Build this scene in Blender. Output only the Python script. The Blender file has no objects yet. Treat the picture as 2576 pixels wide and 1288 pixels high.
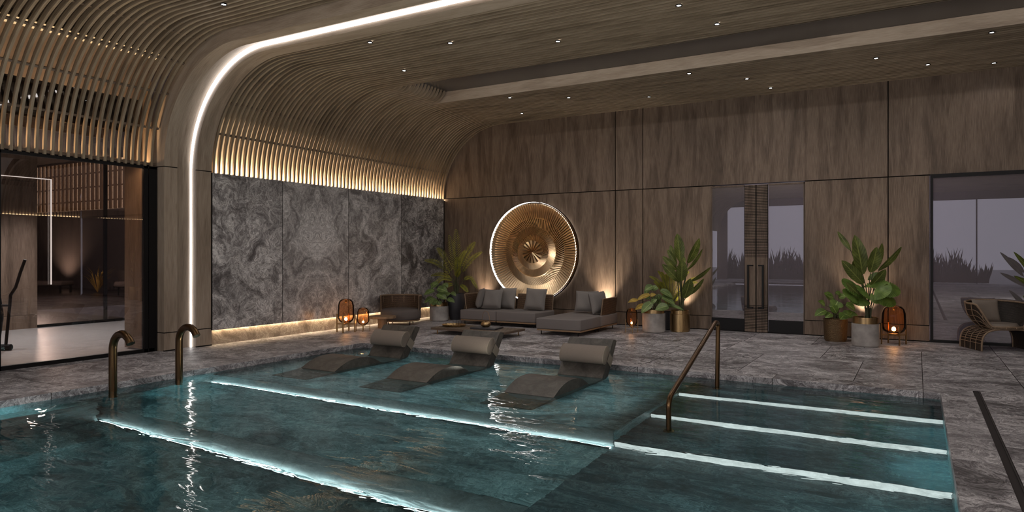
import bpy, bmesh, math, random
from mathutils import Vector, Matrix
random.seed(7)
PI = math.pi
scn = bpy.context.scene
C = scn.collection
R = math.radians

# ------------------------------------------------------------------ camera, world, exposure
F_PX = 1734.5
cam_d = bpy.data.cameras.new('camera'); cam = bpy.data.objects.new('camera', cam_d); C.objects.link(cam)
cam.location = (0, 0, 1.5); cam.rotation_euler = (PI/2, 0, R(30.4176))
cam_d.sensor_width = 36; cam_d.lens = F_PX*36/2576; cam_d.shift_y = -5.3/2576
cam_d.clip_start = .05; cam_d.clip_end = 300
scn.camera = cam
scn.view_settings.view_transform = 'Standard'; scn.view_settings.look = 'None'
scn.view_settings.gamma = 1; scn.view_settings.use_curve_mapping = False
scn.view_settings.exposure = 0.25
cy = scn.cycles
cy.use_denoising = True; cy.max_bounces = 7; cy.diffuse_bounces = 3; cy.glossy_bounces = 4
cy.transmission_bounces = 6; cy.transparent_max_bounces = 16
cy.sample_clamp_indirect = 3.0; cy.blur_glossy = 0.6; cy.caustics_reflective = False

w = bpy.data.worlds.new('dusk_sky'); scn.world = w; w.use_nodes = True
bg = w.node_tree.nodes['Background']; bg.inputs[0].default_value = (.47, .45, .54, 1); bg.inputs[1].default_value = .95

def light(kind, name, loc, energy, color=(1, 1, 1), size=.1, rot=(0, 0, 0), spot=None, blend=.6, size_y=None):
    d = bpy.data.lights.new(name, kind); d.energy = energy; d.color = color
    if kind == 'AREA':
        d.size = size
        if size_y: d.shape = 'RECTANGLE'; d.size_y = size_y
    else:
        d.shadow_soft_size = size
    if kind == 'SPOT': d.spot_size = spot; d.spot_blend = blend
    o = bpy.data.objects.new(name, d); o.location = loc; o.rotation_euler = rot; C.objects.link(o)
    return o

WATER = -.07
COOL = (1, .93, .88); WARM = (1, .60, .28); AMBER = (1, .5, .2); TEAL = (.45, .95, 1)
DOWN = [(-7.22, 5.42), (-6.72, 7.45), (-5.75, 8.05), (-4.39, 8.76), (-2.49, 8.24), (-2.26, 9.16), (-7.27, 8.88),
        (-6.77, 11.45), (-7.30, 12.85), (-5.79, 12.02), (-4.43, 12.74), (-3.28, 11.43), (-2.52, 12.28), (-2.29, 13.18),
        (-.54, 12.0), (.15, 12.82), (.88, 11.4), (1.05, 13.24)]
for x, y in DOWN + [(-8.2, 3.2), (-6.0, 2.4), (-3.2, 3.0), (.9, 6.4), (1.6, 8.6), (1.2, 3.4), (-6.5, -1.5), (-2, -1.0), (1.2, -2)]:
    light('SPOT', 'downlight_beam', (x, y, 4.44), 34 if y < 12.6 else 5, COOL, .04, (0, 0, 0), R(150), 1.0)
for x, y, z, e in [(-6.0, -4.0, 2.2, 330), (-3.0, .4, 1.7, 250), (3.7, .5, 2.0, 330)]:
    for dx, dy, dz in ((-.5, 0, .3), (.5, .2, .0), (0, -.4, -.4), (.1, .4, .5)):
        light('POINT', 'hall_fill', (x+dx, y+dy, z+dz), e/4, (1, .94, .90), 0)  # added fill out of view, no fitting stands there
# added fill, no fittings: up from the water, down beneath it; then pool lamps
for i in range(4):
    for j in range(5):
        light('SPOT', 'pool_upfill', (-7.0+2.05*i, -.8+2.1*j, WATER+.02), 34, (1, .97, .83), 0, (PI, 0, 0), R(168), 1.0)
light('AREA', 'pool_downfill', (-5.2, 6.9, WATER-.01), 19, (.78, .98, 1), 5.2, (0, 0, 0), size_y=3.4)
light('AREA', 'pool_downfill', (-4.8, 2.6, WATER-.01), 14, (.74, .97, 1), 6.0, (0, 0, 0), size_y=5.0)
light('AREA', 'pool_downfill', (-1.0, 5.6, WATER-.01), 10, (.74, .98, 1), 2.2, (0, 0, 0), size_y=6.2)
for x, y, z, e, c in [(.12, 7.35, -.30, 5, TEAL), (.12, 6.35, -.40, 8, TEAL), (.12, 5.0, -.5, 9, TEAL), (-7.9, 5.4, -.40, 5, TEAL), (-7.9, 3.4, -.30, 5, TEAL)]:
    light('POINT', 'pool_lamp_beam', (x, y, z), e, c, 0)
# uplights standing behind the planters, against the back wall
for x, y, e in [(-8.75, 13.56, 14), (-5.72, 13.58, 30), (-4.0, 13.56, 15), (-.80, 13.56, 26)]:
    light('SPOT', 'wall_uplight_beam', (x, y, .30), e*6, (1, .82, .62), .03, (PI-.05, 0, 0), R(80), 1.0)
ac = light('SPOT', 'accent_beam', (-5.79, 11.9, 4.42), 170, (1, .88, .74), .03, (0, 0, 0), R(36), .8)
ac.rotation_euler = (Vector((-7.35, 13.5, 1.5))-Vector(ac.location)).to_track_quat('-Z', 'Y').to_euler()
light('SPOT', 'gym_beam', (-12.6, 4.4, 3.3), 420, (.93, .97, 1), .1, (0, 0, 0), R(120), .7)
light('SPOT', 'gym_beam', (-13.8, 6.6, 3.3), 800, (.93, .97, 1), .1, (0, 0, 0), R(120), .7)
light('POINT', 'corridor_lamp', (-1.0, 15.6, 2.6), 150, (.95, .9, 1), .2)

# ------------------------------------------------------------------ materials
def new_mat(name):
    m = bpy.data.materials.new(name); m.use_nodes = True
    nt = m.node_tree; nt.nodes.clear()
    out = nt.nodes.new('ShaderNodeOutputMaterial')
    return m, nt, out
def N(nt, t, **k):
    n = nt.nodes.new(t)
    for a, b in k.items(): setattr(n, a, b)
    return n
def L(nt, a, b): nt.links.new(a, b)
def setv(n, i, v): n.inputs[i].default_value = v
def rgb(*c): return (c[0], c[1], c[2], 1)
def principled(nt, out, col=None, rough=.5, metal=0, spec=.5):
    b = N(nt, 'ShaderNodeBsdfPrincipled')
    if col: setv(b, 'Base Color', rgb(*col))
    setv(b, 'Roughness', rough); setv(b, 'Metallic', metal); setv(b, 'Specular IOR Level', spec)
    L(nt, b.outputs[0], out.inputs[0]); return b
def ramp(nt, fac, stops):
    r = N(nt, 'ShaderNodeValToRGB'); e = r.color_ramp.elements
    while len(e) < len(stops): e.new(.5)
    for k, (p, c) in enumerate(stops): e[k].position = p; e[k].color = rgb(*c)
    L(nt, fac, r.inputs[0]); return r
def plain(name, col, rough=.5, metal=0, spec=.5, noise=0, nscale=30, bump=0):
    m, nt, out = new_mat(name); b = principled(nt, out, col, rough, metal, spec)
    if noise or bump:
        tc = N(nt, 'ShaderNodeTexCoord'); n = N(nt, 'ShaderNodeTexNoise'); setv(n, 'Scale', nscale); setv(n, 'Detail', 4)
        L(nt, tc.outputs['Object'], n.inputs['Vector'])
        if noise:
            r = ramp(nt, n.outputs[0], [(.3, [c*(1-noise) for c in col]), (.7, [min(1, c*(1+noise)) for c in col])]); L(nt, r.outputs[0], b.inputs['Base Color'])
        if bump:
            bp = N(nt, 'ShaderNodeBump'); setv(bp, 'Strength', bump); setv(bp, 'Distance', .01); L(nt, n.outputs[0], bp.inputs['Height']); L(nt, bp.outputs[0], b.inputs['Normal'])
    return m
def emit(name, col, s):
    m, nt, out = new_mat(name); e = N(nt, 'ShaderNodeEmission'); setv(e, 0, rgb(*col)); setv(e, 1, s); L(nt, e.outputs[0], out.inputs[0]); return m
def wood(name, dark, mid, lite, rough=.5, fig=1.0):
    """grain runs along U of the UV map (metres)"""
    m, nt, out = new_mat(name); b = principled(nt, out, None, rough, 0, .3)
    uv = N(nt, 'ShaderNodeUVMap'); 
    mp = N(nt, 'ShaderNodeMapping'); setv(mp, 'Scale', (.45, 3.2, 1)); L(nt, uv.outputs[0], mp.inputs[0])
    n1 = N(nt, 'ShaderNodeTexNoise'); setv(n1, 'Scale', 1.7*fig); setv(n1, 'Detail', 3); setv(n1, 'Distortion', .5); L(nt, mp.outputs[0], n1.inputs['Vector'])
    # cathedral figure: bands of the warped field
    mu = N(nt, 'ShaderNodeMath', operation='MULTIPLY'); setv(mu, 1, 14.0); L(nt, n1.outputs[0], mu.inputs[0])
    sn = N(nt, 'ShaderNodeMath', operation='SINE'); L(nt, mu.outputs[0], sn.inputs[0])
    ab = N(nt, 'ShaderNodeMath', operation='MULTIPLY_ADD'); setv(ab, 1, .5); setv(ab, 2, .5); L(nt, sn.outputs[0], ab.inputs[0])
    mp2 = N(nt, 'ShaderNodeMapping'); setv(mp2, 'Scale', (2.2, 70, 1)); L(nt, uv.outputs[0], mp2.inputs[0])
    n2 = N(nt, 'ShaderNodeTexNoise'); setv(n2, 'Scale', 2.0); setv(n2, 'Detail', 5); setv(n2, 'Roughness', .65); L(nt, mp2.outputs[0], n2.inputs['Vector'])
    mp3 = N(nt, 'ShaderNodeMapping'); setv(mp3, 'Scale', (.25, 2.4, 1)); L(nt, uv.outputs[0], mp3.inputs[0])
    n3 = N(nt, 'ShaderNodeTexNoise'); setv(n3, 'Scale', 1.3); setv(n3, 'Detail', 2); L(nt, mp3.outputs[0], n3.inputs['Vector'])
    a1 = N(nt, 'ShaderNodeMath', operation='MULTIPLY_ADD'); setv(a1, 1, .17); L(nt, ab.outputs[0], a1.inputs[0])
    s2 = N(nt, 'ShaderNodeMath', operation='MULTIPLY_ADD'); setv(s2, 1, .85); setv(s2, 2, -.12); L(nt, n2.outputs[0], s2.inputs[0]); L(nt, s2.outputs[0], a1.inputs[2])
    a2 = N(nt, 'ShaderNodeMath', operation='MULTIPLY_ADD'); setv(a2, 1, .28); L(nt, n3.outputs[0], a2.inputs[0]); L(nt, a1.outputs[0], a2.inputs[2])
    sb = N(nt, 'ShaderNodeMath', operation='SUBTRACT'); setv(sb, 1, .06); L(nt, a2.outputs[0], sb.inputs[0])
    r = ramp(nt, sb.outputs[0], [(.25, dark), (.5, mid), (.75, lite)]); L(nt, r.outputs[0], b.inputs['Base Color'])
    bp = N(nt, 'ShaderNodeBump'); setv(bp, 'Strength', .12); setv(bp, 'Distance', .004); L(nt, n2.outputs[0], bp.inputs['Height']); L(nt, bp.outputs[0], b.inputs['Normal'])
    return m
def marble(name, dark, mid, lite, vein, rough=.3, scale=1.0, stretch=(1, 1, 1), veins=1.0, spec=.5, coord='UV', var=0.25, bump=0, bands=0.0, bandk=9.0):
    m, nt, out = new_mat(name); b = principled(nt, out, None, rough, 0, spec)
    if coord == 'UV': src = N(nt, 'ShaderNodeUVMap').outputs[0]
    else: src = N(nt, 'ShaderNodeNewGeometry').outputs['Position']
    mp = N(nt, 'ShaderNodeMapping'); setv(mp, 'Scale', tuple(scale*s for s in stretch)); L(nt, src, mp.inputs[0])
    nd = N(nt, 'ShaderNodeTexNoise'); setv(nd, 'Scale', 1.1); setv(nd, 'Detail', 3); L(nt, mp.outputs[0], nd.inputs['Vector'])
    mx = N(nt, 'ShaderNodeVectorMath', operation='MULTIPLY_ADD'); setv(mx, 1, (1.5, 1.5, 1.5)); L(nt, nd.outputs['Color'], mx.inputs[0]); L(nt, mp.outputs[0], mx.inputs[2])
    n1 = N(nt, 'ShaderNodeTexNoise'); setv(n1, 'Scale', 1.2); setv(n1, 'Detail', 8); setv(n1, 'Roughness', .62); setv(n1, 'Distortion', 1.0); L(nt, mx.outputs[0], n1.inputs['Vector'])
    n2 = N(nt, 'ShaderNodeTexNoise'); setv(n2, 'Scale', 2.6); setv(n2, 'Detail', 7); setv(n2, 'Roughness', .7); setv(n2, 'Distortion', 1.8); L(nt, mx.outputs[0], n2.inputs['Vector'])
    def vein_of(src, k, pw):
        s = N(nt, 'ShaderNodeMath', operation='SUBTRACT'); setv(s, 1, .5); L(nt, src, s.inputs[0])
        a = N(nt, 'ShaderNodeMath', operation='ABSOLUTE'); L(nt, s.outputs[0], a.inputs[0])
        q = N(nt, 'ShaderNodeMath', operation='MULTIPLY_ADD', use_clamp=True); setv(q, 1, -k); setv(q, 2, 1.0); L(nt, a.outputs[0], q.inputs[0])
        p = N(nt, 'ShaderNodeMath', operation='POWER'); setv(p, 1, pw); L(nt, q.outputs[0], p.inputs[0]); return p.outputs[0]
    v1 = vein_of(n2.outputs[0], 16, 2.0)
    n3 = N(nt, 'ShaderNodeTexNoise'); setv(n3, 'Scale', 7.0); setv(n3, 'Detail', 5); setv(n3, 'Roughness', .7); setv(n3, 'Distortion', 2.5); L(nt, mx.outputs[0], n3.inputs['Vector'])
    v2 = vein_of(n3.outputs[0], 26, 2.2)
    vm = N(nt, 'ShaderNodeMath', operation='MULTIPLY_ADD'); setv(vm, 1, .9); L(nt, v2, vm.inputs[0]); L(nt, v1, vm.inputs[2])
    vk = N(nt, 'ShaderNodeMath', operation='MULTIPLY', use_clamp=True); L(nt, vm.outputs[0], vk.inputs[0])
    # veins stay in cloudy zones
    zone = N(nt, 'ShaderNodeMapRange'); setv(zone, 1, .38); setv(zone, 2, .68); setv(zone, 3, .08*veins); setv(zone, 4, .75*veins); L(nt, n1.outputs[0], zone.inputs[0])
    L(nt, zone.outputs[0], vk.inputs[1])
    at = N(nt, 'ShaderNodeAttribute', attribute_name='tint')
    ad = N(nt, 'ShaderNodeMath', operation='MULTIPLY_ADD'); setv(ad, 1, var); L(nt, at.outputs['Fac'], ad.inputs[0]); L(nt, n1.outputs[0], ad.inputs[2])
    r = ramp(nt, ad.outputs[0], [(.32, dark), (.5, mid), (.72, lite)])
    mix = N(nt, 'ShaderNodeMix', data_type='RGBA'); L(nt, vk.outputs[0], mix.inputs[0]); L(nt, r.outputs[0], mix.inputs[6]); setv(mix, 7, rgb(*vein))
    col = mix.outputs[2]
    if bands:
        nb = N(nt, 'ShaderNodeTexNoise'); setv(nb, 'Scale', .9); setv(nb, 'Detail', 2.5); setv(nb, 'Roughness', .55); setv(nb, 'Distortion', .7); L(nt, mx.outputs[0], nb.inputs['Vector'])
        fz = N(nt, 'ShaderNodeMath', operation='MULTIPLY_ADD'); setv(fz, 1, .22); L(nt, n3.outputs[0], fz.inputs[0]); L(nt, nb.outputs[0], fz.inputs[2])
        bm_ = N(nt, 'ShaderNodeMath', operation='MULTIPLY'); setv(bm_, 1, bandk*2*PI); L(nt, fz.outputs[0], bm_.inputs[0])
        bs_ = N(nt, 'ShaderNodeMath', operation='SINE'); L(nt, bm_.outputs[0], bs_.inputs[0])
        bb_ = N(nt, 'ShaderNodeMapRange'); setv(bb_, 1, .25); setv(bb_, 2, 1.0); setv(bb_, 3, 0.0); setv(bb_, 4, bands); L(nt, bs_.outputs[0], bb_.inputs[0])
        zz = N(nt, 'ShaderNodeMath', operation='MULTIPLY', use_clamp=True); L(nt, bb_.outputs[0], zz.inputs[0]); zr = N(nt, 'ShaderNodeMapRange'); setv(zr, 1, .36); setv(zr, 2, .60); setv(zr, 3, .15); setv(zr, 4, 1.0); L(nt, n2.outputs[0], zr.inputs[0]); L(nt, zr.outputs[0], zz.inputs[1])
        mb_ = N(nt, 'ShaderNodeMix', data_type='RGBA'); L(nt, zz.outputs[0], mb_.inputs[0]); L(nt, col, mb_.inputs[6]); setv(mb_, 7, rgb(*[(a_+c_)/2 for a_, c_ in zip(lite, vein)])); col = mb_.outputs[2]
    L(nt, col, b.inputs['Base Color'])
    if bump:
        bp = N(nt, 'ShaderNodeBump'); setv(bp, 'Strength', bump); setv(bp, 'Distance', .005); L(nt, n3.outputs[0], bp.inputs['Height']); L(nt, bp.outputs[0], b.inputs['Normal'])
    return m
def glass(name, tint, refl=.06, ior=1.5, rough=0.0, gcol=(1, 1, 1), haze=0):
    """thin pane: tinted see-through plus mirror reflection that grows at grazing angles"""
    m, nt, out = new_mat(name)
    t = N(nt, 'ShaderNodeBsdfTransparent'); setv(t, 0, rgb(*tint))
    g = N(nt, 'ShaderNodeBsdfGlossy'); setv(g, 'Color', rgb(*gcol)); setv(g, 'Roughness', rough)
    f = N(nt, 'ShaderNodeFresnel'); setv(f, 0, ior)
    a = N(nt, 'ShaderNodeMath', operation='ADD', use_clamp=True); setv(a, 1, refl); L(nt, f.outputs[0], a.inputs[0])
    body = t.outputs[0]
    if haze:        # grey diffuse share painted in to lift the pane's darkness
        df = N(nt, 'ShaderNodeBsdfDiffuse'); setv(df, 0, rgb(.46, .42, .45)); mh = N(nt, 'ShaderNodeMixShader'); setv(mh, 0, haze); L(nt, body, mh.inputs[1]); L(nt, df.outputs[0], mh.inputs[2]); body = mh.outputs[0]
    mx = N(nt, 'ShaderNodeMixShader'); L(nt, a.outputs[0], mx.inputs[0]); L(nt, body, mx.inputs[1]); L(nt, g.outputs[0], mx.inputs[2])
    L(nt, mx.outputs[0], out.inputs[0]); return m
def leafmat(name, base, edge, trans=.35, rough=.4):
    m, nt, out = new_mat(name)
    uv = N(nt, 'ShaderNodeUVMap'); sp = N(nt, 'ShaderNodeSeparateXYZ'); L(nt, uv.outputs[0], sp.inputs[0])
    a = N(nt, 'ShaderNodeMath', operation='ABSOLUTE'); L(nt, sp.outputs[1], a.inputs[0])
    wv = N(nt, 'ShaderNodeMath', operation='MULTIPLY_ADD'); setv(wv, 1, 60.0); L(nt, sp.outputs[0], wv.inputs[0]); 
    am = N(nt, 'ShaderNodeMath', operation='MULTIPLY'); setv(am, 1, -14.0); L(nt, a.outputs[0], am.inputs[0]); L(nt, am.outputs[0], wv.inputs[2])
    sn = N(nt, 'ShaderNodeMath', operation='SINE'); L(nt, wv.outputs[0], sn.inputs[0])
    tc = N(nt, 'ShaderNodeTexCoord'); n = N(nt, 'ShaderNodeTexNoise'); setv(n, 'Scale', 9); L(nt, tc.outputs['Object'], n.inputs['Vector'])
    q = N(nt, 'ShaderNodeMath', operation='MULTIPLY_ADD'); setv(q, 1, .10); L(nt, sn.outputs[0], q.inputs[0]); L(nt, n.outputs[0], q.inputs[2])
    r = ramp(nt, q.outputs[0], [(.3, [c*.6 for c in base]), (.55, base), (.8, edge)])
    mid = N(nt, 'ShaderNodeMath', operation='LESS_THAN'); setv(mid, 1, .07); L(nt, a.outputs[0], mid.inputs[0])
    mx0 = N(nt, 'ShaderNodeMix', data_type='RGBA'); L(nt, mid.outputs[0], mx0.inputs[0]); L(nt, r.outputs[0], mx0.inputs[6]); setv(mx0, 7, rgb(*[min(1, c*1.3) for c in edge]))
    b = N(nt, 'ShaderNodeBsdfPrincipled'); setv(b, 'Roughness', rough); setv(b, 'Specular IOR Level', .35); L(nt, mx0.outputs[2], b.inputs['Base Color'])
    t = N(nt, 'ShaderNodeBsdfTranslucent'); L(nt, mx0.outputs[2], t.inputs[0])
    ms = N(nt, 'ShaderNodeMixShader'); setv(ms, 0, trans); L(nt, b.outputs[0], ms.inputs[1]); L(nt, t.outputs[0], ms.inputs[2]); L(nt, ms.outputs[0], out.inputs[0])
    return m
def weave(name, c1, c2, su=70, sv=24, rough=.6):
    m, nt, out = new_mat(name); b = principled(nt, out, None, rough, 0, .3)
    uv = N(nt, 'ShaderNodeUVMap'); mp = N(nt, 'ShaderNodeMapping'); setv(mp, 'Scale', (su, sv, 1)); L(nt, uv.outputs[0], mp.inputs[0])
    br = N(nt, 'ShaderNodeTexBrick'); br.offset = .5; setv(br, 'Scale', 1); setv(br, 'Mortar Size', .12); setv(br, 'Brick Width', 1.6); setv(br, 'Row Height', .5); setv(br, 'Color1', rgb(*c1)); setv(br, 'Color2', rgb(*c2)); setv(br, 'Mortar', rgb(*[c*.22 for c in c2]))
    L(nt, mp.outputs[0], br.inputs[0]); L(nt, br.outputs[0], b.inputs['Base Color'])
    bp = N(nt, 'ShaderNodeBump'); setv(bp, 'Strength', .6); setv(bp, 'Distance', .006); bp.invert = True; L(nt, br.outputs[1], bp.inputs['Height']); L(nt, bp.outputs[0], b.inputs['Normal'])
    return m
def fabric(name, col, rough=.9):
    return plain(name, col, rough, 0, .15, .10, 160, .25)
def brushed(name, col, rough=.32, su=1, sv=60):
    m, nt, out = new_mat(name); b = principled(nt, out, col, rough, 1, .5)
    uv = N(nt, 'ShaderNodeUVMap'); mp = N(nt, 'ShaderNodeMapping'); setv(mp, 'Scale', (su, sv, 1)); L(nt, uv.outputs[0], mp.inputs[0])
    n = N(nt, 'ShaderNodeTexNoise'); setv(n, 'Scale', 4); setv(n, 'Detail', 3); L(nt, mp.outputs[0], n.inputs['Vector'])
    r = ramp(nt, n.outputs[0], [(.3, [c*.75 for c in col]), (.7, col)]); L(nt, r.outputs[0], b.inputs['Base Color'])
    mr = N(nt, 'ShaderNodeMapRange'); setv(mr, 3, rough-.08); setv(mr, 4, rough+.12); L(nt, n.outputs[0], mr.inputs[0]); L(nt, mr.outputs[0], b.inputs['Roughness'])
    return m

M = {}
M['wall_wood'] = wood('wall_oak', (.055, .038, .027), (.140, .100, .073), (.25, .188, .143), .5)
M['slat_wood'] = wood('slat_oak', (.10, .076, .052), (.20, .155, .108), (.31, .25, .185), .5)
M['arch_wood'] = wood('arch_oak', (.17, .128, .095), (.28, .222, .172), (.38, .315, .255), .5)
M['dark_wood'] = wood('dark_oak', (.06, .042, .032), (.12, .085, .062), (.18, .135, .105), .5)
M['warm_wood'] = wood('warm_oak', (.14, .085, .048), (.26, .165, .095), (.36, .25, .155), .5)
M['backing'] = plain('backing_board', (.66, .58, .47), .8, 0, .2)
M['void'] = plain('ceiling_void', (.012, .010, .009), .9, 0, .1)
M['drain'] = plain('drain_metal', (.03, .026, .026), .5, .4, .4)
M['joint'] = plain('floor_joint', (.04, .035, .035), .8, 0, .1)
M['black'] = plain('black_metal', (.006, .0055, .006), .45, 0, .2)
M['groove'] = plain('shadow_gap', (.012, .010, .009), .8, 0, .1)
M['marble'] = marble('grey_marble', (.055, .049, .050), (.175, .162, .163), (.40, .38, .38), (.85, .83, .82), .32, 1.7, (1, 1, 1), 1.5, .5, 'UV', .17, 0, .24, 8)
M['stone_base'] = marble('brown_stone', (.10, .075, .058), (.19, .15, .12), (.30, .25, .20), (.62, .55, .47), .3, 1.3, (1, 1, 1), 1.0)
M['tile'] = marble('floor_stone', (.046, .040, .044), (.124, .113, .122), (.27, .256, .27), (.74, .72, .74), .5, 1.3, (.95, 1.15, 1), 1.5, .4, 'UV', .16, .10, .45, 8)
M['pool_stone'] = marble('pool_stone', (.030, .046, .050), (.10, .14, .145), (.24, .32, .32), (.52, .60, .60), .45, 1.3, (.6, 1.1, 1), 1.2, .3, 'UV', .1, 0, .25, 7)
M['dim_stone'] = marble('pool_stone_dim', (.022, .030, .034), (.056, .072, .078), (.10, .125, .13), (.34, .40, .41), .45, 1.5, (.5, 1.4, 1), .9, .3, 'UV', .1)  # same stone as the basin, colour darkened where less light reaches
M['riser'] = marble('riser_stone', (.13, .14, .14), (.21, .225, .225), (.32, .34, .34), (.55, .57, .57), .5, 2.0, (1, 1, 1), .7)
M['lounger'] = marble('lounger_stone', (.034, .030, .027), (.064, .057, .050), (.10, .092, .080), (.17, .157, .14), .5, 3.0, (1, 1, 1), .5, .3)
M['led'] = emit('led_white', (1, .96, .93), 5)
M['led_soft'] = emit('led_soft_white', (1, .97, .95), 5)
M['led_ring'] = emit('led_ring', (1, .96, .92), 11)
M['led_plinth'] = emit('led_plinth', (1, .74, .46), 34)
M['led_cove'] = emit('led_cove', (1, .93, .86), 22)
M['led_warm'] = emit('led_warm', (1, .70, .40), 12)
M['led_pool'] = emit('led_pool', (.95, 1, .98), 17)
M['cream_glow'] = emit('cream_glow', (.80, .54, .27), 1.0)
M['glow_board'] = emit('glow_backing', (1, .74, .50), 1.3)
M['led_front'] = emit('led_front', (1, .66, .36), 55)
M['led_thin'] = emit('led_thin', (1, .95, .9), 1.6)
M['led_slat'] = emit('led_slat', (1, .73, .46), 62)
M['bulb'] = emit('bulb_glow', (1, .62, .30), 60)
M['spot'] = emit('downlight_glow', (1, .97, .96), 30)
M['brass'] = brushed('brass', (.50, .34, .17), .28)
M['bronze'] = brushed('bronze', (.125, .075, .038), .30, 1, 30)
M['gold'] = brushed('gold_blade', (.88, .66, .42), .36, 1, 20)
M['copper_leg'] = plain('bronze_leg', (.28, .17, .075), .38, .9)
M['hammered'] = None
M['fabric'] = fabric('grey_fabric', (.185, .165, .158))
M['cushion'] = fabric('taupe_cushion', (.20, .185, .175))
M['seat_fab'] = fabric('brown_fabric', (.125, .105, .098))
M['leather'] = plain('taupe_leather', (.20, .165, .138), .55, 0, .3, .04, 60, .1)
M['leather_trim'] = plain('leather_trim', (.24, .205, .165), .55, 0, .3)
M['concrete'] = plain('concrete', (.33, .305, .29), .75, 0, .3, .26, 7, .15)
M['dark_pot'] = plain('charcoal_pot', (.042, .040, .046), .45, 0, .4, .08, 8)
M['soil'] = plain('soil', (.02, .015, .010), .95, 0, .1, .3, 60, .5)
M['weave'] = weave('rattan_weave', (.19, .115, .068), (.12, .072, .044))
M['weave_fine'] = weave('rope_weave', (.30, .235, .175), (.21, .16, .115), 40, 40)
M['rattan'] = plain('rattan_cane', (.22, .155, .105), .5, 0, .3, .15, 40)
M['weave_dark'] = weave('dark_wicker', (.060, .047, .038), (.035, .027, .022), 90, 30)
M['amber'] = glass('amber_glass', (.95, .68, .47), .03, 1.22, 0, (1, .9, .8))
M['clear'] = glass('clear_glass', (.97, .97, .97), .01, 1.25)
M['door_glass'] = glass('door_glass', (.42, .38, .41), .17, 1.55, .0, (1, 1, 1), .22)
M['gym_glass'] = glass('tinted_glass', (.64, .605, .595), .035, 1.52)
M['gym_floor'] = plain('pale_floor', (.36, .345, .335), .28, 0, .4, .06, 3)
M['terrace'] = plain('terrace_floor', (.05, .045, .047), .3, 0, .4, .2, 2)
M['dark_room'] = plain('dark_plaster', (.10, .085, .085), .8, 0, .2)
M['corridor'] = plain('corridor_plaster', (.28, .25, .265), .8, 0, .2)
M['skylight'] = plain('night_glass', (.034, .033, .037), .25, 0, .4)
M['white'] = plain('white_paint', (.7, .68, .66), .6)
M['banana'] = leafmat('banana_leaf', (.115, .145, .034), (.19, .22, .06), .25, .38)
M['palm'] = leafmat('palm_leaf', (.25, .25, .032), (.44, .41, .08), .35, .45)
M['philo'] = leafmat('philodendron_leaf', (.15, .22, .075), (.26, .35, .13), .25, .33)
M['round'] = leafmat('round_leaf', (.14, .23, .045), (.26, .37, .10), .25, .35)
M['yellow_leaf'] = leafmat('yellow_leaf', (.42, .29, .05), (.55, .40, .11), .3, .4)
M['stem'] = plain('plant_stem', (.055, .060, .022), .5)
M['hedge'] = plain('hedge_leaf', (.02, .022, .016), .7)
def mk_hammered():
    m, nt, out = new_mat('hammered_bronze'); b = principled(nt, out, (.16, .105, .055), .42, .85)
    uv = N(nt, 'ShaderNodeUVMap'); v = N(nt, 'ShaderNodeTexVoronoi'); setv(v, 'Scale', 60); L(nt, uv.outputs[0], v.inputs['Vector'])
    bp = N(nt, 'ShaderNodeBump'); setv(bp, 'Strength', 1); setv(bp, 'Distance', .006); L(nt, v.outputs['Distance'], bp.inputs['Height']); L(nt, bp.outputs[0], b.inputs['Normal'])
    return m
M['hammered'] = mk_hammered()
def mk_water():
    m, nt, out = new_mat('pool_water')
    g = N(nt, 'ShaderNodeNewGeometry'); mp = N(nt, 'ShaderNodeMapping'); setv(mp, 'Scale', (.75, 1.9, 1)); setv(mp, 'Rotation', (0, 0, .25)); L(nt, g.outputs['Position'], mp.inputs[0])
    n = N(nt, 'ShaderNodeTexNoise'); setv(n, 'Scale', 2.0); setv(n, 'Detail', 3); setv(n, 'Roughness', .5); setv(n, 'Distortion', .6); L(nt, mp.outputs[0], n.inputs['Vector'])
    bp = N(nt, 'ShaderNodeBump'); setv(bp, 'Strength', .42); setv(bp, 'Distance', .025); L(nt, n.outputs[0], bp.inputs['Height'])
    rf = N(nt, 'ShaderNodeBsdfRefraction'); setv(rf, 'Color', rgb(.66, .90, .93)); setv(rf, 'Roughness', 0); setv(rf, 'IOR', 1.333); L(nt, bp.outputs[0], rf.inputs['Normal'])
    gl = N(nt, 'ShaderNodeBsdfGlossy'); setv(gl, 'Roughness', .02); L(nt, bp.outputs[0], gl.inputs['Normal'])
    f = N(nt, 'ShaderNodeFresnel'); setv(f, 0, 1.333); L(nt, bp.outputs[0], f.inputs['Normal'])
    mx = N(nt, 'ShaderNodeMixShader'); L(nt, f.outputs[0], mx.inputs[0]); L(nt, rf.outputs[0], mx.inputs[1]); L(nt, gl.outputs[0], mx.inputs[2]); L(nt, mx.outputs[0], out.inputs[0])
    return m
M['water'] = mk_water()
def mk_glow_riser():  # stone riser under a light, its brightness painted as emission
    m, nt, out = new_mat('glow_riser'); g = N(nt, 'ShaderNodeNewGeometry'); n = N(nt, 'ShaderNodeTexNoise'); setv(n, 'Scale', 9); setv(n, 'Detail', 5); setv(n, 'Roughness', .7); L(nt, g.outputs['Position'], n.inputs['Vector'])
    r = ramp(nt, n.outputs[0], [(.3, (.60, .54, .51)), (.7, (1.05, .93, .88))]); e = N(nt, 'ShaderNodeEmission'); setv(e, 1, 1.0); L(nt, r.outputs[0], e.inputs[0]); L(nt, e.outputs[0], out.inputs[0]); return m
M['glow_riser'] = mk_glow_riser()

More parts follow.
